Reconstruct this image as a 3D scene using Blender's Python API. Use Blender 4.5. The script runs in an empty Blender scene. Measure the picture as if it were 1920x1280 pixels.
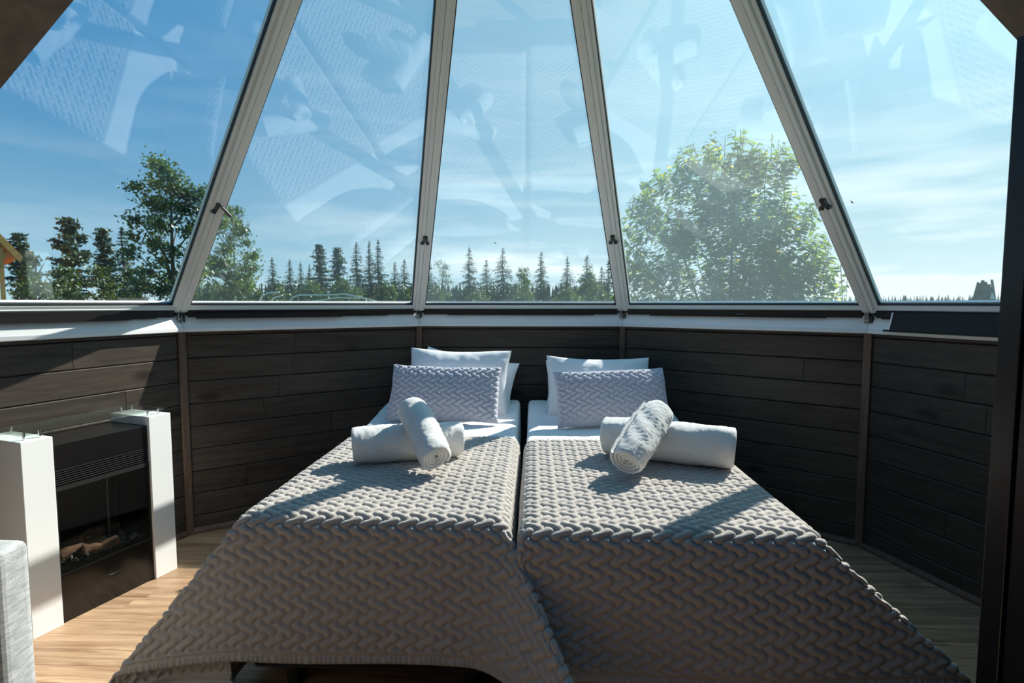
import bpy, bmesh, math, random
import numpy as np
from mathutils import Vector, Matrix

random.seed(7)
rng = np.random.default_rng(7)
R_ = math.radians
S = bpy.context.scene
COL = S.collection

# ------------------------------------------------------------------ camera
cam_d = bpy.data.cameras.new('camera')
cam_d.sensor_width = 36.0
cam_d.lens = 1001.06 / 1920 * 36.0
cam_d.clip_start = 0.02
cam_d.clip_end = 3000
cam = bpy.data.objects.new('camera', cam_d)
COL.objects.link(cam)
cam.location = (0.0875, -1.4212, 1.219)
cam.rotation_euler = (math.pi / 2 - 0.0705, 0, 0.0404)
cam_d.dof.use_dof = True
cam_d.dof.focus_distance = 2.1
cam_d.dof.aperture_fstop = 4.5
S.camera = cam

# ------------------------------------------------------------------ light
SUN_A, SUN_B = 0.84, 0.92            # horizontal run of a shadow per metre of height: to the left, towards the camera
EXPOSURE = 0.0
SUN_E = 10.4
SKY_E = 1.32
sun_vec = Vector((SUN_A, SUN_B, 1.0)).normalized()
sd = bpy.data.lights.new('sun', 'SUN')
sd.energy = SUN_E
sd.angle = R_(0.6)
sd.color = (1.0, 0.955, 0.88)
sun = bpy.data.objects.new('sun', sd)
COL.objects.link(sun)
sun.rotation_euler = sun_vec.to_track_quat('Z', 'Y').to_euler()
sun.location = (3, 4, 6)

W = bpy.data.worlds.new('sky')
S.world = W
W.use_nodes = True
wn, wl = W.node_tree.nodes, W.node_tree.links
wn.clear()


def wnode(t, **k):
    n = wn.new(t)
    for a, b in k.items():
        setattr(n, a, b)
    return n


def wm(op, a, b=None, clamp=False):
    n = wnode('ShaderNodeMath', operation=op)
    n.use_clamp = clamp
    for i, v in enumerate((a, b)):
        if v is None:
            continue
        if isinstance(v, (int, float)):
            n.inputs[i].default_value = v
        else:
            wl.new(v, n.inputs[i])
    return n.outputs[0]


tc = wnode('ShaderNodeTexCoord')
nrm = wnode('ShaderNodeVectorMath', operation='NORMALIZE')
wl.new(tc.outputs['Generated'], nrm.inputs[0])
sep = wnode('ShaderNodeSeparateXYZ')
wl.new(nrm.outputs[0], sep.inputs[0])
zc = wm('MAXIMUM', sep.outputs[2], 0.0)
dot = wnode('ShaderNodeVectorMath', operation='DOT_PRODUCT')
wl.new(nrm.outputs[0], dot.inputs[0])
dot.inputs[1].default_value = sun_vec
hor = wm('POWER', wm('SUBTRACT', 1.0, zc), 4.6)
glow = wm('POWER', wm('MULTIPLY', wm('SUBTRACT', dot.outputs['Value'], 0.2), 1.25, True), 1.5)
pale = wm('SUBTRACT', 1.0, wm('MULTIPLY', wm('SUBTRACT', 1.0, wm('MULTIPLY', hor, 0.95)),
                              wm('SUBTRACT', 1.0, wm('MULTIPLY', glow, 0.85))))
# thin streaks of high cloud
mp = wnode('ShaderNodeMapping')
wl.new(nrm.outputs[0], mp.inputs[0])
mp.inputs['Scale'].default_value = (1.1, 1.6, 9.0)
mp.inputs['Rotation'].default_value = (0.05, 0.13, 0.0)
ns = wnode('ShaderNodeTexNoise')
ns.inputs['Scale'].default_value = 2.0
ns.inputs['Detail'].default_value = 7
ns.inputs['Roughness'].default_value = 0.55
wl.new(mp.outputs[0], ns.inputs['Vector'])
cl = wnode('ShaderNodeMapRange')
wl.new(ns.outputs[0], cl.inputs[0])
cl.inputs[1].default_value = 0.47
cl.inputs[2].default_value = 0.72
band = wm('MULTIPLY', wm('POWER', wm('SUBTRACT', 1.0, zc), 5.0), wm('ADD', 0.25, wm('MULTIPLY', glow, 1.6), True))
cloud = wm('ADD', wm('MULTIPLY', wm('MULTIPLY', cl.outputs[0], band), 1.4), wm('MULTIPLY', wm('POWER', wm('SUBTRACT', 1.0, zc), 9.0), wm('ADD', 0.08, wm('MULTIPLY', glow, 1.3))), True)
mx = wnode('ShaderNodeMix', data_type='RGBA')
wl.new(pale, mx.inputs[0])
mx.inputs[6].default_value = (0.0, 0.160, 0.41, 1)
mx.inputs[7].default_value = (0.36, 0.60, 0.685, 1)
mx2 = wnode('ShaderNodeMix', data_type='RGBA')
wl.new(cloud, mx2.inputs[0])
wl.new(mx.outputs[2], mx2.inputs[6])
mx2.inputs[7].default_value = (0.80, 0.89, 0.90, 1)
bg = wnode('ShaderNodeBackground')
aur = wm('POWER', wm('MAXIMUM', dot.outputs['Value'], 0.0), 14.0)     # glare that gathers round the sun
wl.new(wm('MULTIPLY', wm('ADD', wm("MULTIPLY", aur, 0.5), 1.0), SKY_E), bg.inputs[1])
wl.new(mx2.outputs[2], bg.inputs[0])
wo = wnode('ShaderNodeOutputWorld')
wl.new(bg.outputs[0], wo.inputs[0])

S.view_settings.view_transform = 'Standard'
S.view_settings.look = 'None'
S.view_settings.exposure = EXPOSURE
S.view_settings.gamma = 1.0
S.view_settings.use_curve_mapping = False
S.render.film_transparent = False
try:
    S.cycles.max_bounces = 10
    S.cycles.transparent_max_bounces = 24
    S.cycles.caustics_reflective = False
    S.cycles.caustics_refractive = False
    S.cycles.use_denoising = True
    S.cycles.sample_clamp_indirect = 6
except Exception:
    pass


# ------------------------------------------------------------------ helpers
def setp(o, label=None, cat=None, group=None, kind=None):
    if label: o['label'] = label
    if cat: o['category'] = cat
    if group: o['group'] = group
    if kind: o['kind'] = kind
    return o


def mesh_obj(name, V, F, mat=None, parent=None, smooth=False):
    me = bpy.data.meshes.new(name)
    me.from_pydata([tuple(v) for v in V], [], F)
    me.update()
    if smooth:
        me.polygons.foreach_set('use_smooth', [True] * len(me.polygons))
    o = bpy.data.objects.new(name, me)
    COL.objects.link(o)
    if mat: me.materials.append(mat)
    if parent: o.parent = parent
    return o


def np_mesh(name, V, F, mat=None, parent=None, smooth=True, uv=None):
    """fast mesh from numpy arrays, F is (n,3) or (n,4)"""
    V = np.asarray(V, np.float32); F = np.asarray(F, np.int32)
    k = F.shape[1]
    me = bpy.data.meshes.new(name)
    me.vertices.add(len(V)); me.vertices.foreach_set('co', V.ravel())
    me.loops.add(F.size); me.loops.foreach_set('vertex_index', F.ravel())
    me.polygons.add(len(F))
    me.polygons.foreach_set('loop_start', np.arange(0, F.size, k, dtype=np.int32))
    me.polygons.foreach_set('loop_total', np.full(len(F), k, np.int32))
    me.update(calc_edges=True)
    me.polygons.foreach_set('use_smooth', np.full(len(F), smooth))
    o = bpy.data.objects.new(name, me)
    COL.objects.link(o)
    if mat: me.materials.append(mat)
    if parent: o.parent = parent
    return o


def empty(name, loc=(0, 0, 0), rotz=0.0):
    o = bpy.data.objects.new(name, None)
    COL.objects.link(o)
    o.empty_display_size = 0.1
    o.location = loc
    o.rotation_euler = (0, 0, rotz)
    return o


class MB:
    def __init__(self):
        self.V = []; self.F = []

    def add(self, V, F):
        n = len(self.V)
        self.V += [tuple(v) for v in V]
        self.F += [tuple(i + n for i in f) for f in F]
        return self

    def box(self, x0, x1, y0, y1, z0, z1, b=0.0):
        if b <= 0:
            V = [(x, y, z) for z in (z0, z1) for y in (y0, y1) for x in (x0, x1)]
            F = [(0, 2, 3, 1), (4, 5, 7, 6), (0, 1, 5, 4), (2, 6, 7, 3), (0, 4, 6, 2), (1, 3, 7, 5)]
            return self.add(V, F)
        bm = bmesh.new()
        bmesh.ops.create_cube(bm, size=1)
        for v in bm.verts:
            v.co = Vector(((x0 + x1) / 2 + v.co.x * (x1 - x0), (y0 + y1) / 2 + v.co.y * (y1 - y0), (z0 + z1) / 2 + v.co.z * (z1 - z0)))
        bmesh.ops.bevel(bm, geom=bm.edges[:], offset=b, segments=2 if b < .02 else 4, profile=0.5, affect='EDGES')
        bm.verts.index_update()
        V = [v.co[:] for v in bm.verts]; F = [tuple(v.index for v in f.verts) for f in bm.faces]
        bm.free()
        return self.add(V, F)

    def prism(self, A, B):
        n = len(A)
        F = [tuple(range(n))[::-1], tuple(range(n, 2 * n))] + [(i, (i + 1) % n, n + (i + 1) % n, n + i) for i in range(n)]
        return self.add(list(A) + list(B), F)

    def tube(self, P, r, seg=8, taper=None, cap=True):
        P = [Vector(p) for p in P]
        n0 = len(self.V)
        up = Vector((0, 0, 1))
        for i, p in enumerate(P):
            d = (P[min(i + 1, len(P) - 1)] - P[max(i - 1, 0)]).normalized()
            a = d.cross(up)
            if a.length < 1e-3: a = d.cross(Vector((1, 0, 0)))
            a.normalize(); b = d.cross(a)
            rr = r if taper is None else taper[i]
            for k in range(seg):
                t = 2 * math.pi * k / seg
                self.V.append(tuple(p + (a * math.cos(t) + b * math.sin(t)) * rr))
        for i in range(len(P) - 1):
            for k in range(seg):
                a0 = n0 + i * seg + k; a1 = n0 + i * seg + (k + 1) % seg
                self.F.append((a0, a1, a1 + seg, a0 + seg))
        if cap:
            self.F.append(tuple(n0 + k for k in range(seg))[::-1])
            e = n0 + (len(P) - 1) * seg
            self.F.append(tuple(e + k for k in range(seg)))
        return self

    def build(self, name, mat, parent=None, smooth=False):
        o = mesh_obj(name, self.V, self.F, mat, parent, smooth)
        bm = bmesh.new(); bm.from_mesh(o.data)
        bmesh.ops.recalc_face_normals(bm, faces=bm.faces)
        bm.to_mesh(o.data); bm.free()
        return o


# ------------------------------------------------------------------ materials
def mat_new(name):
    m = bpy.data.materials.new(name)
    m.use_nodes = True
    nt = m.node_tree
    b = nt.nodes['Principled BSDF']
    return m, nt, b


def plain(name, c, rough=0.6, metal=0.0, spec=0.5, noise=0.0, nscale=8.0, bump=0.0, bscale=60.0, stretch=(1, 1, 1), sheen=0.0, coat=0.0):
    m, nt, b = mat_new(name)
    b.inputs['Base Color'].default_value = (*c, 1)
    b.inputs['Roughness'].default_value = rough
    b.inputs['Metallic'].default_value = metal
    b.inputs['Specular IOR Level'].default_value = spec
    if sheen: b.inputs['Sheen Weight'].default_value = sheen
    if coat: b.inputs['Coat Weight'].default_value = coat
    if noise or bump:
        t = nt.nodes.new('ShaderNodeTexCoord'); mpp = nt.nodes.new('ShaderNodeMapping')
        mpp.inputs['Scale'].default_value = stretch
        nt.links.new(t.outputs['Object'], mpp.inputs[0])
    if noise:
        n = nt.nodes.new('ShaderNodeTexNoise'); n.inputs['Scale'].default_value = nscale; n.inputs['Detail'].default_value = 5
        nt.links.new(mpp.outputs[0], n.inputs['Vector'])
        r = nt.nodes.new('ShaderNodeValToRGB')
        lo = [max(0, x * (1 - noise)) for x in c]; hi = [min(1, x * (1 + noise)) for x in c]
        r.color_ramp.elements[0].position = .3; r.color_ramp.elements[1].position = .7
        r.color_ramp.elements[0].color = (*lo, 1); r.color_ramp.elements[1].color = (*hi, 1)
        nt.links.new(n.outputs[0], r.inputs[0]); nt.links.new(r.outputs[0], b.inputs['Base Color'])
    if bump:
        n2 = nt.nodes.new('ShaderNodeTexNoise'); n2.inputs['Scale'].default_value = bscale; n2.inputs['Detail'].default_value = 4
        nt.links.new(mpp.outputs[0], n2.inputs['Vector'])
        bp = nt.nodes.new('ShaderNodeBump'); bp.inputs['Strength'].default_value = bump; bp.inputs['Distance'].default_value = 0.003
        nt.links.new(n2.outputs[0], bp.inputs['Height']); nt.links.new(bp.outputs[0], b.inputs['Normal'])
    return m


def wood(name, c1, c2, scale, stretch, rough=0.5, knot=0.0, spec=0.4, rand=0.25, bump=0.25):
    """grain along the axis that stretch leaves long; each object gets a tone and offset of its own"""
    m, nt, b = mat_new(name)
    N, L = nt.nodes, nt.links
    t = N.new('ShaderNodeTexCoord'); oi = N.new('ShaderNodeObjectInfo')
    ad = N.new('ShaderNodeVectorMath'); ad.operation = 'ADD'
    sc_ = N.new('ShaderNodeVectorMath'); sc_.operation = 'SCALE'; sc_.inputs['Scale'].default_value = 37.0
    cx = N.new('ShaderNodeCombineXYZ')
    for i in range(3): L.new(oi.outputs['Random'], cx.inputs[i])
    L.new(cx.outputs[0], sc_.inputs[0])
    L.new(t.outputs['Object'], ad.inputs[0]); L.new(sc_.outputs[0], ad.inputs[1])
    mpp = N.new('ShaderNodeMapping'); mpp.inputs['Scale'].default_value = stretch
    L.new(ad.outputs[0], mpp.inputs[0])
    n = N.new('ShaderNodeTexNoise'); n.inputs['Scale'].default_value = scale; n.inputs['Detail'].default_value = 8
    n.inputs['Roughness'].default_value = .65; n.inputs['Distortion'].default_value = .6
    L.new(mpp.outputs[0], n.inputs['Vector'])
    r = N.new('ShaderNodeValToRGB')
    r.color_ramp.elements[0].position = .35; r.color_ramp.elements[0].color = (*c1, 1)
    r.color_ramp.elements[1].position = .68; r.color_ramp.elements[1].color = (*c2, 1)
    L.new(n.outputs[0], r.inputs[0])
    hv = N.new('ShaderNodeHueSaturation')
    mr = N.new('ShaderNodeMapRange'); mr.inputs[3].default_value = 1 - rand; mr.inputs[4].default_value = 1 + rand
    L.new(oi.outputs['Random'], mr.inputs[0]); L.new(mr.outputs[0], hv.inputs['Value'])
    L.new(r.outputs[0], hv.inputs['Color'])
    out = hv.outputs[0]
    if knot:
        vo = N.new('ShaderNodeTexVoronoi'); vo.inputs['Scale'].default_value = 1.0
        mk = N.new('ShaderNodeMapping'); mk.inputs['Scale'].default_value = [1 + (s_ - min(stretch)) / max(stretch) * 7 for s_ in stretch] if False else (2.2, 2.2, 5.0)
        L.new(ad.outputs[0], mk.inputs[0]); L.new(mk.outputs[0], vo.inputs['Vector'])
        kr = N.new('ShaderNodeMapRange'); kr.inputs[1].default_value = .05; kr.inputs[2].default_value = .17
        kr.inputs[3].default_value = knot; kr.inputs[4].default_value = 0
        L.new(vo.outputs['Distance'], kr.inputs[0])
        mk2 = N.new('ShaderNodeMix'); mk2.data_type = 'RGBA'
        L.new(kr.outputs[0], mk2.inputs[0]); L.new(out, mk2.inputs[6])
        mk2.inputs[7].default_value = (c1[0] * .35, c1[1] * .3, c1[2] * .28, 1)
        out = mk2.outputs[2]
    L.new(out, b.inputs['Base Color'])
    b.inputs['Roughness'].default_value = rough
    b.inputs['Specular IOR Level'].default_value = spec
    bp = N.new('ShaderNodeBump'); bp.inputs['Strength'].default_value = bump; bp.inputs['Distance'].default_value = .002
    L.new(n.outputs[0], bp.inputs['Height']); L.new(bp.outputs[0], b.inputs['Normal'])
    return m


def glass_mat(name, tint=(.965, .985, .985), refl=1.0, dust=0.0, seed=0.0):
    m, nt, b = mat_new(name)
    N, L = nt.nodes, nt.links
    N.remove(b)
    out = [x for x in N if x.type == 'OUTPUT_MATERIAL'][0]
    geo = N.new('ShaderNodeNewGeometry')
    dt = N.new('ShaderNodeVectorMath'); dt.operation = 'DOT_PRODUCT'
    L.new(geo.outputs['Incoming'], dt.inputs[0]); L.new(geo.outputs['Normal'], dt.inputs[1])
    ab = N.new('ShaderNodeMath'); ab.operation = 'ABSOLUTE'; L.new(dt.outputs['Value'], ab.inputs[0])
    om = N.new('ShaderNodeMath'); om.operation = 'SUBTRACT'; om.inputs[0].default_value = 1; L.new(ab.outputs[0], om.inputs[1])
    pw = N.new('ShaderNodeMath'); pw.operation = 'POWER'; pw.inputs[1].default_value = 5; L.new(om.outputs[0], pw.inputs[0])
    ma = N.new('ShaderNodeMath'); ma.operation = 'MULTIPLY_ADD'; ma.inputs[1].default_value = .92; ma.inputs[2].default_value = .05 * refl
    ma.use_clamp = True
    L.new(pw.outputs[0], ma.inputs[0])
    tr = N.new('ShaderNodeBsdfTransparent'); tr.inputs[0].default_value = (*tint, 1)
    gl = N.new('ShaderNodeBsdfGlossy'); gl.inputs['Roughness'].default_value = 0.0
    gl.inputs['Color'].default_value = (.95, 1, 1, 1)
    mxs = N.new('ShaderNodeMixShader')
    L.new(ma.outputs[0], mxs.inputs[0]); L.new(tr.outputs[0], mxs.inputs[1]); L.new(gl.outputs[0], mxs.inputs[2])
    last = mxs.outputs[0]
    if dust:
        t = N.new('ShaderNodeTexCoord')
        mpp = N.new('ShaderNodeMapping'); mpp.inputs['Location'].default_value = (seed, seed * 1.7, 0)
        L.new(t.outputs['Object'], mpp.inputs[0])
        n = N.new('ShaderNodeTexNoise'); n.inputs['Scale'].default_value = 2.3; n.inputs['Detail'].default_value = 9
        n.inputs['Roughness'].default_value = .62
        L.new(mpp.outputs[0], n.inputs['Vector'])
        r = N.new('ShaderNodeMapRange'); r.inputs[1].default_value = .42; r.inputs[2].default_value = .78
        r.inputs[3].default_value = dust * .35; r.inputs[4].default_value = dust * 1.9
        L.new(n.outputs[0], r.inputs[0])
        # dirt that gathers along the bottom edge of a sloping pane
        sp = N.new('ShaderNodeSeparateXYZ'); L.new(t.outputs['Object'], sp.inputs[0])
        r2 = N.new('ShaderNodeMapRange'); r2.inputs[1].default_value = 1.225; r2.inputs[2].default_value = 1.30
        r2.inputs[3].default_value = dust * 2.2; r2.inputs[4].default_value = 0
        L.new(sp.outputs[2], r2.inputs[0])
        # fine specks
        v = N.new('ShaderNodeTexVoronoi'); v.inputs['Scale'].default_value = 26
        L.new(mpp.outputs[0], v.inputs['Vector'])
        r3 = N.new('ShaderNodeMapRange'); r3.inputs[1].default_value = .035; r3.inputs[2].default_value = .06
        r3.inputs[3].default_value = dust * 6; r3.inputs[4].default_value = 0
        L.new(v.outputs['Distance'], r3.inputs[0])
        s1 = N.new('ShaderNodeMath'); L.new(r.outputs[0], s1.inputs[0]); L.new(r2.outputs[0], s1.inputs[1])
        s2 = N.new('ShaderNodeMath'); L.new(s1.outputs[0], s2.inputs[0]); L.new(r3.outputs[0], s2.inputs[1]); s2.use_clamp = True
        tl = N.new('ShaderNodeBsdfTranslucent'); tl.inputs[0].default_value = (.62, .84, .88, 1)
        df = N.new('ShaderNodeBsdfDiffuse'); df.inputs[0].default_value = (.6, .8, .84, 1)
        m0 = N.new('ShaderNodeMixShader'); m0.inputs[0].default_value = .35
        L.new(tl.outputs[0], m0.inputs[1]); L.new(df.outputs[0], m0.inputs[2])
        m2 = N.new('ShaderNodeMixShader')
        L.new(s2.outputs[0], m2.inputs[0]); L.new(last, m2.inputs[1]); L.new(m0.outputs[0], m2.inputs[2])
        last = m2.outputs[0]
    L.new(last, out.inputs[0])
    return m


def fabric(name, c, weave=900, rough=0.9, bump=0.25, noise=.08, nscale=40, sheen=.25):
    m = plain(name, c, rough=rough, spec=.15, noise=noise, nscale=nscale, bump=bump, bscale=weave, sheen=sheen)
    return m


def leafmat(name, c, c2, trans=.45, scale=3.0):
    m, nt, b = mat_new(name)
    N, L = nt.nodes, nt.links
    N.remove(b)
    out = [x for x in N if x.type == 'OUTPUT_MATERIAL'][0]
    t = N.new('ShaderNodeTexCoord')
    n = N.new('ShaderNodeTexNoise'); n.inputs['Scale'].default_value = scale; n.inputs['Detail'].default_value = 3
    L.new(t.outputs['Object'], n.inputs['Vector'])
    r = N.new('ShaderNodeValToRGB'); r.color_ramp.elements[0].position = .38; r.color_ramp.elements[1].position = .62
    r.color_ramp.elements[0].color = (*c, 1); r.color_ramp.elements[1].color = (*c2, 1)
    L.new(n.outputs[0], r.inputs[0])
    d = N.new('ShaderNodeBsdfDiffuse'); tl = N.new('ShaderNodeBsdfTranslucent')
    gl = N.new('ShaderNodeBsdfGlossy'); gl.inputs['Roughness'].default_value = .45
    gl.inputs[0].default_value = (.7, .8, .8, 1)
    L.new(r.outputs[0], d.inputs[0])
    hs = N.new('ShaderNodeHueSaturation'); hs.inputs['Value'].default_value = 1.7; hs.inputs['Saturation'].default_value = 1.15; hs.inputs['Hue'].default_value = .485
    L.new(r.outputs[0], hs.inputs['Color']); L.new(hs.outputs[0], tl.inputs[0])
    mx_ = N.new('ShaderNodeMixShader'); mx_.inputs[0].default_value = trans
    L.new(d.outputs[0], mx_.inputs[1]); L.new(tl.outputs[0], mx_.inputs[2])
    m3 = N.new('ShaderNodeMixShader'); m3.inputs[0].default_value = .07
    L.new(mx_.outputs[0], m3.inputs[1]); L.new(gl.outputs[0], m3.inputs[2])
    L.new(m3.outputs[0], out.inputs[0])
    return m


M = {}
M['dark_wood'] = wood('dark stained wall boards', (.042, .031, .025), (.080, .062, .048), 3.0, (1.2, 1.2, 16), rough=.42, knot=.8, spec=.3, rand=.14, bump=.3)
M['batten'] = wood('brown batten wood', (.10, .060, .042), (.17, .105, .075), 3.0, (14, 14, 1.0), rough=.5, rand=.12)
M['backing'] = plain('black wall backing', (.012, .010, .009), .8)
M['oak'] = wood('pale oak laminate', (.27, .155, .085), (.56, .38, .235), 2.6, (1.0, 13, 13), rough=.42, knot=.35, spec=.4, rand=.16, bump=.12)
M['white_paint'] = plain('white lacquer', (.88, .88, .86), .35, noise=.02, nscale=3)
M['alu'] = plain('white coated aluminium', (.84, .84, .81), .32, spec=.5, noise=.03, nscale=5)
M['gasket'] = plain('black rubber gasket', (.015, .017, .02), .5)
M['blind'] = plain('dark brown blind cassette', (.018, .013, .012), .5, spec=.3)
M['metal'] = plain('dull zinc metal', (.42, .42, .40), .35, metal=.9)
M['dark_metal'] = plain('dark pewter metal', (.09, .085, .08), .38, metal=.6)
M['pane'] = [glass_mat('pane glass %d' % i, dust=d, seed=i * 3.3, refl=1.0) for i, d in enumerate((.003, .007, .010, .019, .012))]
M['clear'] = glass_mat('clear shelf glass', (.93, .98, .96), refl=1.2)
M['smoked'] = glass_mat('smoked fire glass', (.86, .86, .85), refl=1.2)
M['ceiling'] = plain('brown roof lining', (.115, .085, .068), .7, noise=.06, nscale=4)
M['beam'] = wood('brown roof beam', (.13, .085, .06), (.19, .13, .095), 2.5, (6, 6, 6), rough=.5, rand=.05)
M['quilt'] = fabric('taupe quilted velvet', (.47, .425, .385), weave=1400, bump=.25, noise=.05, sheen=.3)
M['cushion'] = fabric('lavender grey quilted velvet', (.50, .495, .56), weave=1400, bump=.2, noise=.04, sheen=.4)
M['linen'] = fabric('white cotton', (.82, .82, .815), weave=700, bump=.08, noise=.015, sheen=.1)
M['mattress'] = fabric('white mattress ticking', (.70, .70, .69), weave=500, bump=.1, noise=.02)
M['towel'] = fabric('white terry cloth', (.83, .825, .80), weave=420, bump=1.0, noise=.03, nscale=200, sheen=.5)
M['bed_base'] = fabric('charcoal bed base cloth', (.022, .020, .020), weave=600)
M['black_gloss'] = plain('black gloss enamel', (.010, .009, .009), .18, spec=.5)
M['black_matt'] = plain('black matt enamel', (.014, .013, .012), .5)
M['louver'] = plain('black satin louvre', (.05, .05, .05), .25, spec=.8, metal=.4)
M['chrome'] = plain('polished chrome', (.75, .76, .77), .12, metal=1)
M['emblem'] = plain('engraved silver line', (.10, .10, .10), .35, metal=.7)
M['log'] = plain('charred log bark', (.16, .085, .05), .85, noise=.7, nscale=28, bump=1, bscale=40)
M['logend'] = plain('cut log end', (.50, .30, .15), .8, noise=.5, nscale=40)
M['ember'] = plain('ash and ember chips', (.22, .21, .20), .9, noise=.9, nscale=60, bump=1, bscale=60)
M['sofa'] = plain('light grey woven wool', (.46, .47, .47), .95, spec=.1, noise=.30, nscale=26, bump=.8, bscale=260, stretch=(1, 1, 5), sheen=.2)
M['wardrobe'] = plain('black brown lacquer', (.020, .016, .016), .28, spec=.5)
M['bark'] = plain('grey brown bark', (.10, .075, .055), .9, noise=.4, nscale=12)
M['pinebark'] = plain('orange pine bark', (.30, .14, .065), .9, noise=.4, nscale=6)
M['birchbark'] = plain('white birch bark', (.58, .57, .54), .8, noise=.45, nscale=5, stretch=(1, 1, 4))
M['spruce'] = leafmat('spruce needles', (.016, .034, .020), (.035, .062, .030), .2, 1.2)
M['pine'] = leafmat('pine needles', (.022, .045, .028), (.055, .080, .032), .2, 1.5)
M['aspen'] = leafmat('aspen leaves', (.030, .060, .018), (.10, .155, .030), .35, .9)
M['birch'] = leafmat('birch leaves', (.040, .080, .022), (.12, .19, .04), .4, 1.0)
M['bushy'] = leafmat('bush leaves', (.030, .055, .018), (.085, .13, .03), .35, 1.0)
M['pale_leaf'] = leafmat('sparse grey green leaves', (.09, .12, .09), (.14, .18, .12), .3, 1.2)
M['near_leaf'] = leafmat('bird cherry leaves', (.040, .080, .020), (.125, .20, .030), .6, 5.0)
M['yellow_leaf'] = leafmat('yellowing leaves', (.34, .36, .03), (.42, .42, .05), .6, 5.0)
M['grass'] = plain('meadow grass', (.075, .11, .035), .95, noise=.4, nscale=.6, bump=.5, bscale=6)
M['lake'] = plain('lake water', (.10, .16, .18), .15, spec=.6, noise=.1, nscale=.1)
M['cabin'] = wood('orange stained cabin wood', (.52, .20, .04), (.70, .32, .08), 3, (8, 8, 1), rough=.6, rand=.08)
M['cabin_roof'] = wood('orange roof boards', (.62, .28, .06), (.80, .42, .12), 3, (1, 8, 8), rough=.6, rand=.1)
M['reed'] = plain('weathered grey planks', (.07, .085, .08), .9, noise=.3, nscale=6)
M['rail'] = plain('pale painted rail', (.72, .72, .66), .5)
M['insect'] = plain('dead fly', (.05, .04, .03), .6)

# ------------------------------------------------------------------ the ten sided cabin: corners at -54, -18, 18, 54 degrees ...
RW, RG, HG, HA = 2.14, 2.1586, 1.190, 3.3674
CORN = [-90 + 36 * i for i in range(10)]            # side i runs from CORN[i] to CORN[i]+36
SIDES = ['left', 'front_left', 'front', 'front_right', 'right', 'back_right', 'back_right_corner', 'back', 'back_left_corner', 'back_left']


def corner(a, r, z):
    a = R_(a)
    return Vector((r * math.sin(a), r * math.cos(a), z))


def side_prism(mb, i, prof, t0=0.0, t1=1.0):
    """sweep a profile of (corner radius, height) along side i between fractions t0 and t1"""
    A, B = [], []
    for r, z in prof:
        p, q = corner(CORN[i], r, z), corner(CORN[i] + 36, r, z)
        A.append(p.lerp(q, t0)); B.append(p.lerp(q, t1))
    return mb.prism(A, B)


# floor: oak boards running left to right
floor = MB()
floor.prism([corner(CORN[i], 2.2, -.06) for i in range(10)], [corner(CORN[i], 2.2, -.014) for i in range(10)])
floor = floor.build('floor', M['backing'])
setp(floor, 'pale oak laminate floor of the round cabin, running left to right', 'floor', kind='structure')


def hexspan(y, r=2.150):
    pts = [corner(c, r, 0) for c in CORN]
    xs = []
    for i in range(10):
        p, q = pts[i], pts[(i + 1) % 10]
        if (p.y - y) * (q.y - y) <= 0 and abs(p.y - q.y) > 1e-9:
            xs.append(p.x + (q.x - p.x) * (y - p.y) / (q.y - p.y))
    return (min(xs), max(xs)) if len(xs) >= 2 else None


PW = .083
y = -2.0
while y < 2.0:
    s0, s1 = hexspan(y + .001), hexspan(y + PW)
    if s0 and s1:
        x0, x1 = min(s0[0], s1[0]), max(s0[1], s1[1])
        cuts = [x0]
        x = x0 + random.uniform(.3, 1.2)
        while x < x1 - .2:
            cuts.append(x); x += random.choice((1.05, 1.25, 1.4))
        cuts.append(x1)
        for a, b_ in zip(cuts[:-1], cuts[1:]):
            m = (a + b_) / 2
            l0, l1 = (s0[0], s1[0]) if a == cuts[0] else (a + .0006, a + .0006)       # end boards are cut along the wall
            r0, r1 = (s0[1], s1[1]) if b_ == cuts[-1] else (b_ - .0006, b_ - .0006)
            q = [(l0 - m, .0007), (r0 - m, .0007), (r1 - m, PW - .0007), (l1 - m, PW - .0007)]
            c = MB().prism([(*v, -.012) for v in q], [(*v, 0) for v in q])
            o = c.build('floor_board', M['oak'], floor)
            o.location = ((a + b_) / 2, y, 0)
    y += PW

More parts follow.
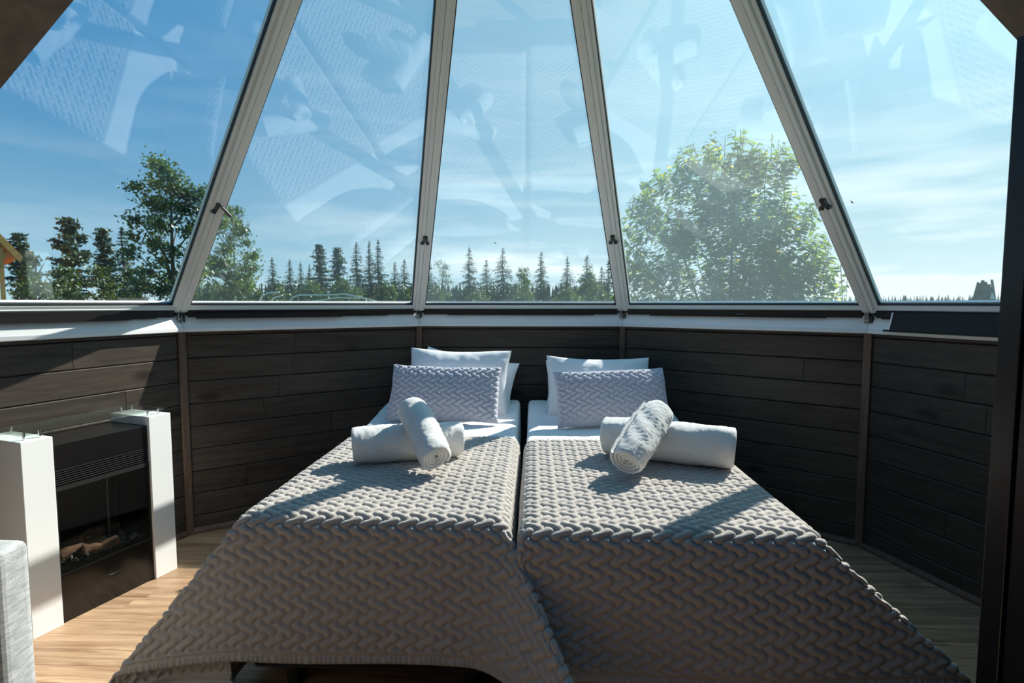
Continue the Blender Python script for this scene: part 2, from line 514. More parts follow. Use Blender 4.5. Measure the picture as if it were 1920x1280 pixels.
# walls
PH = .1205
for i in range(10):
    w = MB()
    side_prism(w, i, [(RW + .016, -.05), (RW + .09, -.05), (RW + .09, HG - .012), (RW + .016, HG - .012)])
    if i >= 5: side_prism(w, i, [(RW, 0), (RW + .02, 0), (RW + .02, HG - .012), (RW, HG - .012)])
    w = w.build('wall_' + SIDES[i], M['backing'] if i < 5 else M['dark_wood'])
    setp(w, 'dark stained board wall below the %s' % {0: 'leftmost window, behind the fireplace', 1: 'window left of centre', 2: 'middle window at the head of the beds',
         3: 'window right of centre', 4: 'rightmost window'}.get(i, 'solid roof, behind the camera'), 'wall', kind='structure')
    if i < 5:
        z = -.029
        while z < 1.09:
            z0, z1 = max(z, 0.0), min(z + PH, 1.10)
            cut = sorted({0: [.78, .05, .62, .33, .5][int(z / PH) % 5]}.get(k, random.uniform(.2, .8)) for k in ([0] if i == 0 else [1]))
            tt = [0.0] + cut + [1.0]
            if i in (2, 3) and int(z / PH) % 2: tt = [0.0, 1.0]
            for a, b_ in zip(tt[:-1], tt[1:]):
                d = .0025
                c = MB()
                side_prism(c, i, [(RW, z0 + .005), (RW + .004, z0 + .0012), (RW + .016, z0 + .0012), (RW + .016, z1 - .0012), (RW + .004, z1 - .0012), (RW, z1 - .005)],
                           a + (.0008 if a else .002), b_ - (.0008 if b_ < 1 else .002))
                o = c.build('plank', M['dark_wood'], w)
                # let grain run along the plank: put the object frame on the wall
                ang = -(R_(CORN[i] + 18))
                p0 = corner(CORN[i], RW, z0)
                mt = Matrix.Translation(p0) @ Matrix.Rotation(ang, 4, 'Z')
                o.data.transform(mt.inverted()); o.matrix_world = mt
            z += PH
    # base trim
    bt = MB()
    side_prism(bt, i, [(RW - .016, 0.0), (RW - .001, 0.0), (RW - .001, .030), (RW - .006, .030), (RW - .016, .012)], .004, .996)
    o = bt.build('baseboard_' + SIDES[i], M['batten'])
    setp(o, 'narrow wooden skirting along the foot of the %s wall' % SIDES[i].replace('_', ' '), 'baseboard', kind='structure')
    # sloping white sill
    if i < 5:
        sl = MB()
        side_prism(sl, i, [(RW - .034, 1.077), (RW - .030, 1.074), (RW + .0, 1.074), (RW + .016, 1.100), (RW + .016, 1.160), (RW + .008, 1.160), (RW - .028, 1.0955), (RW - .034, 1.0925)], .0008, .9992)
        o = sl.build('trim_%d' % (i + 1), M['white_paint'])
        setp(o, 'white sloping window sill %s' % {0: 'above the fireplace wall, on the left', 1: 'left of the beds, second from the left', 2: 'straight behind the pillows, under the middle window',
             3: 'right of the beds under the bushy tree', 4: 'furthest to the right, with the lowered blind'}[i], 'window sill', kind='structure')
for k, a in enumerate([-90, -54, -18, 18, 54, 90]):
    bm_ = MB()
    bm_.box(-.0185, .0185, -.001, .016, .0, 1.073, .003)
    o = bm_.build('trim_%d' % (k + 6), M['batten'])
    p = corner(a, RW - .017, 0)
    o.location = p
    o.rotation_euler = (0, 0, -R_(a))
    setp(o, {0: 'brown corner batten beside the sofa, far left', 1: 'brown corner batten just right of the fireplace', 2: 'brown corner batten behind the left bed pillows',
             3: 'brown corner batten behind the right bed pillows', 4: 'brown corner batten right of the beds', 5: 'brown corner batten hidden behind the wardrobe'}[k], 'batten', kind='structure')

# ------------------------------------------------------------------ windows: five sloping sashes that lean to one apex
half_b = RG * math.sin(R_(18))
apo = RG * math.cos(R_(18))
LS = math.hypot(apo, HA - HG)
STOP = .88 * LS
wlabels = ['leftmost tall sloping window, with the orange cabin outside', 'sloping window second from the left, with the birch outside',
           'middle sloping window straight behind the beds, with spruces outside', 'sloping window right of the middle, filled by the leafy tree',
           'rightmost sloping window, with only sky and far shore outside']
for i in range(5):
    am = R_(CORN[i] + 18)
    out_h = Vector((math.sin(am), math.cos(am), 0))
    ex = Vector((math.cos(am), -math.sin(am), 0))
    es = (Vector((0, 0, HA)) - Vector((out_h.x * apo, out_h.y * apo, HG))).normalized()
    en = ex.cross(es).normalized()
    if en.dot(out_h) < 0: en = -en
    base = Vector((out_h.x * apo, out_h.y * apo, HG))
    cg = math.cos(math.atan2(half_b, LS))

    def P(x, s, d):
        return base + ex * x + es * s + en * d

    def xe(s, o):                      # x of the line at offset o inside the seam
        return half_b * (1 - s / LS) - o / cg

    wroot = empty('window_%d' % (i + 1), base)
    wroot.rotation_euler = (0, 0, 0)
    setp(wroot, wlabels[i], 'window', kind='structure')
    inv = Matrix.Translation(base).inverted()

    def fin(mb, name, mat, label=None):
        o = mb.build(name, mat, wroot)
        o.data.transform(inv)
        if label: o['label'] = label
        return o

    def mit(o, d):
        return max(o, .0012) + (-d * .22 if o < .004 else 0)
    s0 = 0.0
    for sg in (-1, 1):
        m_ = MB()
        # stile: proud inner part and a stepped part against the glass
        for (oa, ob, d0, d1) in ((.001, .027, -.026, .028), (.027, .043, -.012, .028)):
            A = [P(sg * xe(0, mit(oa, d0)), 0, d0), P(sg * xe(0, ob), 0, d0), P(sg * xe(0, ob), 0, d1), P(sg * xe(0, mit(oa, d1)), 0, d1)]
            B = [P(sg * xe(STOP, mit(oa, d0)), STOP, d0), P(sg * xe(STOP, ob), STOP, d0), P(sg * xe(STOP, ob), STOP, d1), P(sg * xe(STOP, mit(oa, d1)), STOP, d1)]
            m_.prism(A, B)
        fin(m_, 'stile', M['alu'])
        m_ = MB()
        oa, ob = .043, .0475
        m_.prism([P(sg * xe(.04, oa), .04, -.004), P(sg * xe(.04, ob), .04, -.004), P(sg * xe(.04, ob), .04, .008), P(sg * xe(.04, oa), .04, .008)],
                 [P(sg * xe(STOP, oa), STOP, -.004), P(sg * xe(STOP, ob), STOP, -.004), P(sg * xe(STOP, ob), STOP, .008), P(sg * xe(STOP, oa), STOP, .008)])
        fin(m_, 'gasket', M['gasket'])
        # latch tongue on the stile, about a third of the way up
        sl_ = {0: .66, 1: .56, 2: .56, 3: .56, 4: .66}[i] if True else .6
        if (i, sg) not in ((0, -1), (4, 1)):
            m_ = MB()
            sk = .66 if (i, sg) in ((0, 1), (1, -1), (3, 1), (4, -1)) else .565
            xo = xe(sk, .015)
            swing = (i, sg) == (1, -1)
            if swing:
                A = [P(sg * (xo - .002), sk + .012, -.026), P(sg * (xo - .012), sk + .012, -.026), P(sg * (xo - .012), sk + .012, -.040), P(sg * (xo - .002), sk + .012, -.040)]
                B = [P(sg * (xo - .040), sk - .034, -.030), P(sg * (xo - .050), sk - .030, -.030), P(sg * (xo - .050), sk - .030, -.044), P(sg * (xo - .040), sk - .034, -.044)]
                m_.prism(A, B)
            else:
                for (xa, xb, sa, sb) in ((-.005, .005, -.026, .026), (-.013, .005, -.026, -.014), (-.010, .005, .016, .026)):
                    m_.prism([P(sg * (xo + xa), sk + sa, -.024), P(sg * (xo + xb), sk + sa, -.024), P(sg * (xo + xb), sk + sa, -.040), P(sg * (xo + xa), sk + sa, -.040)],
                             [P(sg * (xo + xa), sk + sb, -.024), P(sg * (xo + xb), sk + sb, -.024), P(sg * (xo + xb), sk + sb, -.040), P(sg * (xo + xa), sk + sb, -.040)])
            fin(m_, 'latch', M['dark_metal'], 'dark metal window latch')
    m_ = MB()
    for (sa, sb, d0, d1) in ((0, .022, -.022, .028), (.022, .034, -.010, .028)):
        for (A_s) in ((sa, sb),):
            m_.prism([P(-xe(sa, .001), sa, d0), P(xe(sa, .001), sa, d0), P(xe(sa, .001), sa, d1), P(-xe(sa, .001), sa, d1)],
                     [P(-xe(sb, .001), sb, d0), P(xe(sb, .001), sb, d0), P(xe(sb, .001), sb, d1), P(-xe(sb, .001), sb, d1)])
    fin(m_, 'bottom_rail', M['alu'])
    m_ = MB()
    m_.prism([P(-xe(.034, .03), .034, -.005), P(xe(.034, .03), .034, -.005), P(xe(.034, .03), .034, .008), P(-xe(.034, .03), .034, .008)],
             [P(-xe(.041, .03), .041, -.005), P(xe(.041, .03), .041, -.005), P(xe(.041, .03), .041, .008), P(-xe(.041, .03), .041, .008)])
    fin(m_, 'gasket', M['gasket'])
    m_ = MB()
    m_.prism([P(-xe(STOP - .05, .001), STOP - .05, -.02), P(xe(STOP - .05, .001), STOP - .05, -.02), P(xe(STOP - .05, .001), STOP - .05, .028), P(-xe(STOP - .05, .001), STOP - .05, .028)],
             [P(-xe(STOP, .001), STOP, -.02), P(xe(STOP, .001), STOP, -.02), P(xe(STOP, .001), STOP, .028), P(-xe(STOP, .001), STOP, .028)])
    fin(m_, 'top_rail', M['alu'])
    # pane
    m_ = MB()
    sa, sb = .03, STOP - .02
    m_.prism([P(-xe(sa, .03), sa, .004), P(xe(sa, .03), sa, .004), P(xe(sb, .03), sb, .004), P(-xe(sb, .03), sb, .004)],
             [P(-xe(sa, .03), sa, .010), P(xe(sa, .03), sa, .010), P(xe(sb, .03), sb, .010), P(-xe(sb, .03), sb, .010)])
    o = m_.build('pane', M['pane'][i], wroot)
    o.data.transform(inv)
    # ridge bar outside the seam
    m_ = MB()
    if i < 4:
        s_ = 1
        A = [P(xe(0, .022), 0, .0285), P(xe(0, -.012), 0, .0285), P(xe(0, -.012), 0, .036), P(xe(0, .022), 0, .036)]
        B = [P(xe(STOP, .022), STOP, .0285), P(xe(STOP, -.012), STOP, .0285), P(xe(STOP, -.012), STOP, .036), P(xe(STOP, .022), STOP, .036)]
        m_.prism(A, B)
        fin(m_, 'ridge_bar', M['alu'])
    # pull handle on the bottom rail (three of the sashes show one)
    if i in (1, 3):
        m_ = MB()
        ang = 0
        h0 = P(.03 if i == 1 else .06, .010, -.022)
        pts = []
        for k in range(9):
            t = math.pi * k / 8
            pts.append(h0 + ex * (-.030 * math.cos(t)) + (es * -.6 - en * .8) * (.020 * min(1, 1.6 * math.sin(t))))
        m_.tube(pts, .0034, 6)
        fin(m_, 'pull_handle', M['dark_metal'] if i == 1 else M['metal'], 'small curved pull handle')
    # hinge at each lower corner
    for sg in (-1, 1):
        if (i, sg) in ((0, -1), (4, 1)): continue
        c0 = P(sg * xe(0, .018), 0, -.03)
        m_ = MB()
        q = []
        for (xa, xb, za, zb, da, db) in ((-.010, .010, -.048, .004, 0, .004), (-.010, -.006, -.048, .004, -.014, 0), (.004, .009, -.045, -.012, -.016, 0)):
            A = [c0 + ex * xa + Vector((0, 0, za)) + out_h * da, c0 + ex * xb + Vector((0, 0, za)) + out_h * da, c0 + ex * xb + Vector((0, 0, za)) + out_h * db, c0 + ex * xa + Vector((0, 0, za)) + out_h * db]
            B = [v + Vector((0, 0, zb - za)) for v in A]
            m_.prism(A, B)
        m_.tube([c0 + Vector((0, 0, -.030)) - out_h * .004 - ex * .006, c0 + Vector((0, 0, -.030)) - out_h * .004 + ex * .006], .0085, 10)
        m_.box(0, 0, 0, 0, 0, 0) if False else None
        fin(m_, 'hinge', M['metal'] if sg > 0 else M['dark_metal'])

# dark blind cassettes below the sashes
blab = ['long dark blind cassette under the leftmost window', 'long dark blind cassette under the window with the birch', 'dark blind cassette under the middle window behind the pillows',
        'dark blind cassette under the window with the leafy tree', 'dark blind cassette under the rightmost window, blind hanging over the sill']
for i in range(5):
    p = corner(CORN[i], RW, 1.15).lerp(corner(CORN[i] + 36, RW, 1.15), .5)
    root = empty('window_blind', p)
    setp(root, blab[i], 'blind')
    T = Matrix.Translation(p).inverted()

    def bfin(mb, name, mat=M['blind']):
        o = mb.build(name, mat, root); o.data.transform(T); return o
    m_ = MB(); side_prism(m_, i, [(RW - .012, 1.152), (RW + .012, 1.148), (RW + .012, 1.186), (RW - .012, 1.186)], .026, .974); bfin(m_, 'cassette')
    m_ = MB(); side_prism(m_, i, [(RW - .018, 1.146), (RW - .010, 1.146), (RW - .010, 1.152), (RW - .018, 1.152)], (.03, .10, .14, .14, .05)[i], (.90, .84, .86, .86, .97)[i]); bfin(m_, 'hem_bar')
    if i == 4:
        m_ = MB(); side_prism(m_, i, [(RW - .052, 1.098), (RW - .046, 1.098), (RW - .016, 1.178), (RW - .022, 1.178)], .098, .98); bfin(m_, 'blind_cloth')
        m_ = MB(); side_prism(m_, i, [(RW - .060, 1.090), (RW - .046, 1.090), (RW - .046, 1.099), (RW - .060, 1.099)], .075, .985); bfin(m_, 'pull_bar')
        m_ = MB(); side_prism(m_, i, [(RW - .055, 1.099), (RW - .010, 1.099), (RW - .010, 1.178), (RW - .024, 1.178)], .092, .0975); bfin(m_, 'end_cap', M['white_paint'])
    if i in (0, 1):
        m_ = MB(); side_prism(m_, i, [(RW - .030, 1.142), (RW - .014, 1.142), (RW - .014, 1.170), (RW - .030, 1.170)], (.0, .05)[i], (.80, .62)[i]); bfin(m_, 'blind_roll')

# solid roof behind the glass and the two broad beams
m_ = MB()
top = Vector((0, 0, HA))
for i in range(5, 10):
    p, q = corner(CORN[i], RG, HG), corner(CORN[i] + 36, RG, HG)
    u = Vector((0, 0, .05))
    if i in (5, 9):
        m_.prism([p, q, top - Vector((0, 0, .02))], [p + u, q + u, top + u])
    else:                                        # the back sides are boarded low down and glazed above
        p2, q2 = p.lerp(top, .22), q.lerp(top, .22)
        m_.prism([p, q, q2, p2], [p + u, q + u, q2 + u, p2 + u])
# small cap over the truncated tops of the windows
f0 = STOP / LS - .02
ring = [corner(CORN[i], RG * (1 - f0) + .02, HG + (HA - HG) * f0) for i in range(6)]
m_.prism(ring + [Vector((0, -.02, HG + (HA - HG) * f0))], [r + Vector((0, 0, .25)) for r in ring] + [Vector((0, -.02, HG + (HA - HG) * f0 + .25))])
roof = m_.build('ceiling', M['ceiling'])
setp(roof, 'brown lined solid half of the cone roof, behind the windows', 'ceiling', kind='structure')
for k, sg in enumerate((-1, 1)):
    m_ = MB()
    a0, a1 = Vector((sg * RG, 0, HG - .03)), Vector((0, 0, HA - .05))
    d = (a1 - a0).normalized()
    nn = Vector((0, 1, 0)).cross(d).normalized()
    if nn.z < 0: nn = -nn
    yy = Vector((0, 1, 0))
    prof = [(-.10, -.035), (.105, -.035), (.125, -.010), (.125, .0), (.06, .02), (-.10, .02)]
    m_.prism([a0 + yy * a - nn * -b_ for a, b_ in prof], [a1 + yy * a * .6 + nn * b_ for a, b_ in prof])
    o = m_.build('trim_%d' % (12 + k), M['beam'])
    setp(o, ('broad brown roof beam cutting the upper left corner' if sg < 0 else 'broad brown roof beam cutting the upper right corner'), 'beam', kind='structure')


for i in (6, 7, 8):
    p, q = corner(CORN[i], RG, HG), corner(CORN[i] + 36, RG, HG)
    top_ = Vector((0, 0, HA)); f1, f2 = .22, .86
    r_ = empty('window_%d' % i, (p.lerp(top_, f1) + q.lerp(top_, f1)) / 2)
    setp(r_, 'glazed slope of the roof behind the camera', 'window', kind='structure')
    Ti = Matrix.Translation(r_.location).inverted()
    u = Vector((0, 0, .03)); cmid = lambda f: (p.lerp(top_, f) + q.lerp(top_, f)) / 2
    for e in (p, q):
        w0, w1 = (cmid(f1) - e.lerp(top_, f1)).normalized() * .05, (cmid(f2) - e.lerp(top_, f2)).normalized() * .05
        A, B = e.lerp(top_, f1), e.lerp(top_, f2)
        o = MB().prism([A, A + w0, B + w1, B], [A + u, A + w0 + u, B + w1 + u, B + u]).build('stile', M['alu'], r_); o.data.transform(Ti)
    for f in (f1, f2 - .02):
        A, B, C_, D_ = p.lerp(top_, f), q.lerp(top_, f), q.lerp(top_, f + .02), p.lerp(top_, f + .02)
        o = MB().prism([A, B, C_, D_], [A + u, B + u, C_ + u, D_ + u]).build('rail', M['alu'], r_); o.data.transform(Ti)
    u1, u2 = Vector((0, 0, .012)), Vector((0, 0, .018))
    A, B, C_, D_ = p.lerp(top_, f1), q.lerp(top_, f1), q.lerp(top_, f2), p.lerp(top_, f2)
    o = MB().prism([v + u1 for v in (A, B, C_, D_)], [v + u2 for v in (A, B, C_, D_)]).build('pane', M['pane'][0], r_); o.data.transform(Ti)


# ------------------------------------------------------------------ cloth
def smoothgrid(P, n, lam=.5, pin=None):
    for _ in range(n):
        Q = P.copy()
        Q[1:-1] += lam * .5 * (P[:-2] + P[2:] - 2 * P[1:-1])
        P = Q; Q = P.copy()
        Q[:, 1:-1] += lam * .5 * (P[:, :-2] + P[:, 2:] - 2 * P[:, 1:-1])
        P = Q
    return P


def grid_faces(n, m):
    i, j = np.meshgrid(np.arange(n - 1), np.arange(m - 1), indexing='ij')
    a = (i * m + j).ravel()
    return np.stack([a, a + m, a + m + 1, a + 1], 1)


def grid_normals(P):
    du = np.gradient(P, axis=0); dv = np.gradient(P, axis=1)
    N = np.cross(du, dv)
    return N / np.maximum(np.linalg.norm(N, axis=2, keepdims=True), 1e-9)


def quilt_h(u, v, P=.056, H=.0355):
    """height 0..1 of the quilting: interlocking short puffs, slanted one way in one row and the other way in the next"""
    D = []
    j0 = np.floor(v / H)
    for dj in (-1, 0, 1, 2):
        j = j0 + dj
        even = (j % 2 == 0)
        cx0 = np.where(even, 0, P / 2)
        i0 = np.floor((u - cx0) / P)
        hx = np.where(even, .37 * P, -.33 * P); hy = np.where(even, .36 * H, .36 * H)
        for di in (-1, 0, 1, 2):
            x = u - ((i0 + di) * P + cx0); y = v - j * H
            t = np.clip((x * hx + y * hy) / (hx * hx + hy * hy), -1, 1)
            D.append(np.hypot(x - t * hx, y - t * hy))
    D = np.partition(np.stack(D), 1, axis=0)[:2]
    t = np.clip((D[1] - D[0]) / (.60 * H), 0, 1)
    return (1 - (1 - t) ** 2.0)


def sst(x, a, b_):
    t = np.clip((x - a) / (b_ - a), 0, 1)
    return t * t * (3 - 2 * t)


def noise2(u, v, f, seed):
    r = np.random.default_rng(seed)
    out = 0
    for k in range(7):
        a, b_, c = r.uniform(-1, 1, 3)
        out = out + np.sin(u * f * (a * 2) + v * f * (b_ * 2) + c * 6.28)
    return out / 7


def top_z(x, y):
    return .578 + .05 * sst(y, 1.25, 1.85)


def blanket(name, x0, x1, yf, yh, ov_l, ov_r, ov_f, flap_l, flap_r, seed, label, mat, step=.0040, turn=0.0):
    """bedspread: lies on the bed top between x0..x1 and yf..yh, hangs ov_* over the sides; flap_* = (dx, dy, dz) per metre of folded corner"""
    U = np.arange(x0 - ov_l, x1 + ov_r + step / 2, step)
    Vv = np.arange(-ov_f, yh - yf + step / 2, step)
    u, v = np.meshgrid(U, Vv, indexing='ij')
    P = np.zeros(u.shape + (3,))
    duL = np.maximum(x0 - u, 0); duR = np.maximum(u - x1, 0); du = duL + duR
    dv = np.maximum(-v, 0)
    xc = np.clip(u, x0, x1); yc = yf + np.maximum(v, 0)
    mn = np.minimum(du, dv); mxx = np.maximum(du, dv)
    left = duL > 0
    fx = np.where(left, flap_l[0], flap_r[0]); fy = np.where(left, flap_l[1], flap_r[1]); fz = np.where(left, flap_l[2], flap_r[2])
    zt = top_z(xc, yc) + .008
    lay = np.where(du > dv, 1.0, 0.0) * np.minimum(mn, np.maximum(du - dv, 0)) * .22        # rear layer of the folded corner
    P[..., 0] = xc + mn * fx
    P[..., 1] = yc + mn * fy + lay
    P[..., 2] = zt - mxx - mn * fz
    # a little outward lean and slow waves in the hanging parts
    leanf = np.where(du > 0, 0.0, 1.0) * dv
    P[..., 1] -= .06 * dv + .006 * np.sin(u * 9 + seed) * sst(dv, .05, .4)
    if turn: P[..., 1] -= turn * dv * sst(u, x1 - .10, x1 + .03) * (du < dv + .02)      # the last hand's breadth already turns outwards
    side = du * (dv <= 0)
    P[..., 0] += np.where(left, -1, 1) * (.07 * side + .010 * np.sin(v * 11 + seed) * sst(side, .05, .4)) * (np.where(left, ov_l, ov_r) > .3)
    P[..., 2] += .004 * noise2(u, v, 7, seed) * (mxx == 0)
    P[..., 0] += .004 * noise2(u, v, 9, seed + 3) * sst(mxx, 0, .1)
    P = smoothgrid(P, 90)
    N = grid_normals(P)
    dh = np.minimum(v + ov_f, (yh - yf) - v)
    dh = np.minimum(dh, np.minimum(u - U[0], U[-1] - u))
    band_ = .032
    q = quilt_h(u, v)
    gather = .55 + .30 * np.sin(u * 2 * np.pi / .017 + 2 * np.sin(u * 60)) * (np.abs(v) > 0)
    prof = np.power(np.clip(1 - np.abs(2 * dh / band_ - 1) ** 2.2, 0, 1), .5)
    h = np.where(dh < band_, prof * gather * .8, q * sst(dh, band_, band_ + .012))
    h = h * (.0105 + .0010 * noise2(u, v, 30, seed + 9))
    P = P + N * h[..., None]
    edge = 1 - sst(dh, 0, .012)
    P = P - N * (edge * .008)[..., None]
    o = np_mesh(name, P.reshape(-1, 3), grid_faces(*u.shape), mat)
    return setp(o, label, 'bedspread', 'quilted bedspreads on the twin beds')


blanket('bedspread', -.795, .012, .085, 1.085, .52, .40, .43, (-1.02, .10, .22), (.60, -.62, .02), 1,
        'taupe quilted bedspread covering the left bed, with a flap over the right bed', M['quilt'], turn=.15)
blanket('bedspread', .056, .885, .030, 1.045, .34, .60, .43, (-.02, -.05, .0), (1.12, .12, .03), 2,
        'taupe quilted bedspread covering the right bed, its corner trailing to the right', M['quilt'])


# beds
def bed(x0, x1, yf, yb, lab):
    r = empty('bed', ((x0 + x1) / 2, yf, 0))
    setp(r, lab, 'bed')
    w = (x1 - x0) / 2
    L_ = yb - yf
    b = MB().box(-w + .02, w - .02, .06, L_ - .02, .09, .30, .01).build('bed_base', M['bed_base'], r)
    for sx in (-1, 1):
        for yy_ in (.14, L_ - .14):
            MB().tube([(sx * (w - .12), yy_, 0), (sx * (w - .12), yy_, .10)], .03, 12).build('leg', M['black_matt'], r)
    # mattress with a raised head end, grid top
    bm = bmesh.new()
    bmesh.ops.create_cube(bm, size=1)
    for v_ in bm.verts:
        v_.co = Vector((v_.co.x * (2 * w - .03), .03 + (v_.co.y + .5) * (L_ - .05), .30 + (v_.co.z + .5) * .265))
    bmesh.ops.subdivide_edges(bm, edges=[e for e in bm.edges if abs(e.verts[0].co.y - e.verts[1].co.y) > .5], cuts=24)
    for v_ in bm.verts:
        if v_.co.z > .45: v_.co.z = float(top_z(0, v_.co.y + yf)) - .012
    bmesh.ops.bevel(bm, geom=[e for e in bm.edges if e.is_boundary or len(e.link_faces) == 2 and e.calc_face_angle(0) > .8], offset=.035, segments=4, profile=.5, affect='EDGES')
    me = bpy.data.meshes.new('mattress'); bm.to_mesh(me); bm.free()
    me.polygons.foreach_set('use_smooth', [True] * len(me.polygons))
    me.materials.append(M['mattress'])
    o = bpy.data.objects.new('mattress', me); COL.objects.link(o); o.parent = r
    return r


bed(-.800, .010, .07, 1.86, 'left single bed with white mattress, under the quilted bedspread')
bed(.052, .880, .01, 1.85, 'right single bed with white mattress, under the quilted bedspread')


def sheet(x0, x1, yb, ye, ovl, ovr, seed, lab):
    step = .01
    U = np.arange(x0 - ovl, x1 + ovr, step); Vv = np.arange(yb, ye + .16, step)
    u, v = np.meshgrid(U, Vv, indexing='ij')
    duL = np.maximum(x0 - u, 0); duR = np.maximum(u - x1, 0); du = duL + duR; dv = np.maximum(v - ye, 0)
    P = np.zeros(u.shape + (3,))
    P[..., 0] = np.clip(u, x0, x1) + np.where(duL > 0, -1, 1) * du * .03
    P[..., 1] = np.minimum(v, ye)
    P[..., 2] = top_z(0, P[..., 1]) - np.maximum(du, dv)
    P[..., 2] += .005 * noise2(u, v, 16, seed) * (du == 0)
    P[..., 0] += .006 * noise2(u * .2, v, 22, seed + 1) * sst(du, .02, .15)
    P = smoothgrid(P, 6)
    N = grid_normals(P)
    r = noise2(u + .3 * v, v * 1.6, 34, seed + 5)
    P += N * (.0028 * np.abs(r))[..., None]
    o = np_mesh('bed_sheet', P.reshape(-1, 3), grid_faces(*u.shape), M['linen'])
    return setp(o, lab, 'bed sheet')


sheet(-.802, .004, .93, 1.855, .20, .24, 11, 'white bed sheet tucked over the head half of the left bed')
sheet(.058, .882, .89, 1.845, .24, .20, 12, 'white bed sheet tucked over the head half of the right bed')


# ------------------------------------------------------------------ pillows and cushions
def pillow(name, w, h, t, mat, M4, lab, cat, group, seed, quilt=False, corner_k=.10, step=.006, wr=.004):
    n, m = int(w / step), int(h / step)
    a = np.linspace(-1, 1, n); b_ = np.linspace(-1, 1, m)
    u, v = np.meshgrid(a, b_, indexing='ij')
    Vs, Fs = [], []
    ox = 1 - corner_k * .55 * (1 - v * v); oy = 1 - corner_k * (1 - u * u)
    X = u * ox * w / 2; Y = v * oy * h / 2
    T = np.power(np.clip((1 - np.abs(u) ** 3.2) * (1 - np.abs(v) ** 2.6), 0, 1), .55) * t / 2
    for sg in (1, -1):
        Z = sg * T
        P = np.stack([X, Y, Z], -1)
        if quilt and sg == 1:
            N = grid_normals(P)
            inner = sst(1 - np.abs(u), 0, .06) * sst(1 - np.abs(v), 0, .1)
            q = quilt_h(X, Y, .049, .031)
            P = P + N * (q * .0085 * inner)[..., None]
        else:
            P[..., 2] += sg * wr * (np.abs(noise2(u, v, 6, seed + sg)) - .3) * 2 * sst(1 - np.abs(u), 0, .1) * sst(1 - np.abs(v), 0, .1)
            P[..., 2] += sg * wr * .9 * noise2(u * 2, v, 9, seed + 5) * np.sqrt(T / (t / 2))
        P[..., 2] += .010 * noise2(u, v, 2.2, seed + 8)
        P[..., 0] += .004 * noise2(v, u, 5, seed + 2); P[..., 1] += .005 * noise2(u, v, 5, seed + 4)
        Vs.append(P.reshape(-1, 3))
        f = grid_faces(n, m)
        Fs.append(f if sg == 1 else f[:, ::-1] + n * m)
    # rim
    idx = np.concatenate([np.arange(m), np.arange(1, n) * m + m - 1, ((n - 1) * m + np.arange(m - 2, -1, -1)), np.arange(n - 2, 0, -1) * m])
    rim = np.stack([idx, np.roll(idx, -1), np.roll(idx, -1) + n * m, idx + n * m], 1)
    Vall = np.concatenate(Vs)
    o = np_mesh(name, Vall, np.concatenate(Fs + [rim]), mat)
    o.data.transform(Matrix.Identity(4))
    o.matrix_world = M4
    return setp(o, lab, cat, group)


def lean(cx, cy, cz, tilt, yaw=0.0, roll=0.0):
    """pillow plane: X along the bed width, Y up the slope; tilt is the angle from the bed surface"""
    return Matrix.Translation((cx, cy, cz)) @ Matrix.Rotation(yaw, 4, 'Z') @ Matrix.Rotation(R_(tilt), 4, 'X') @ Matrix.Rotation(roll, 4, 'Z')


g1, g2 = 'white pillows propped at the head of the beds', 'quilted cushions propped against the pillows'
pillow('pillow', .60, .40, .13, M['linen'], lean(-.350, 1.625, .775, 64, R_(-2), R_(-1.5)), 'plump white pillow on the left bed, directly behind the quilted cushion', 'pillow', g1, 21)
pillow('pillow', .58, .38, .12, M['linen'], lean(-.315, 1.755, .745, 58, R_(5), R_(-12)), 'rearmost white pillow on the left bed, its corner poking out on the right', 'pillow', g1, 31)
pillow('pillow', .60, .38, .13, M['linen'], lean(.462, 1.605, .745, 62, R_(3), R_(-1)), 'plump white pillow on the right bed, directly behind the quilted cushion', 'pillow', g1, 41)
pillow('pillow', .58, .36, .12, M['linen'], lean(.450, 1.745, .725, 58, R_(-3), R_(1)), 'rearmost white pillow on the right bed, mostly hidden', 'pillow', g1, 51)
pillow('cushion', .615, .325, .105, M['cushion'], lean(-.395, 1.430, .735, 60, R_(-2), R_(-1.0)), 'grey lavender quilted cushion on the left bed', 'cushion', g2, 61, quilt=True, corner_k=.07, step=.0032)
pillow('cushion', .600, .315, .105, M['cushion'], lean(.500, 1.375, .728, 60, R_(3), R_(2.5)), 'grey lavender quilted cushion on the right bed', 'cushion', g2, 71, quilt=True, corner_k=.07, step=.0032)


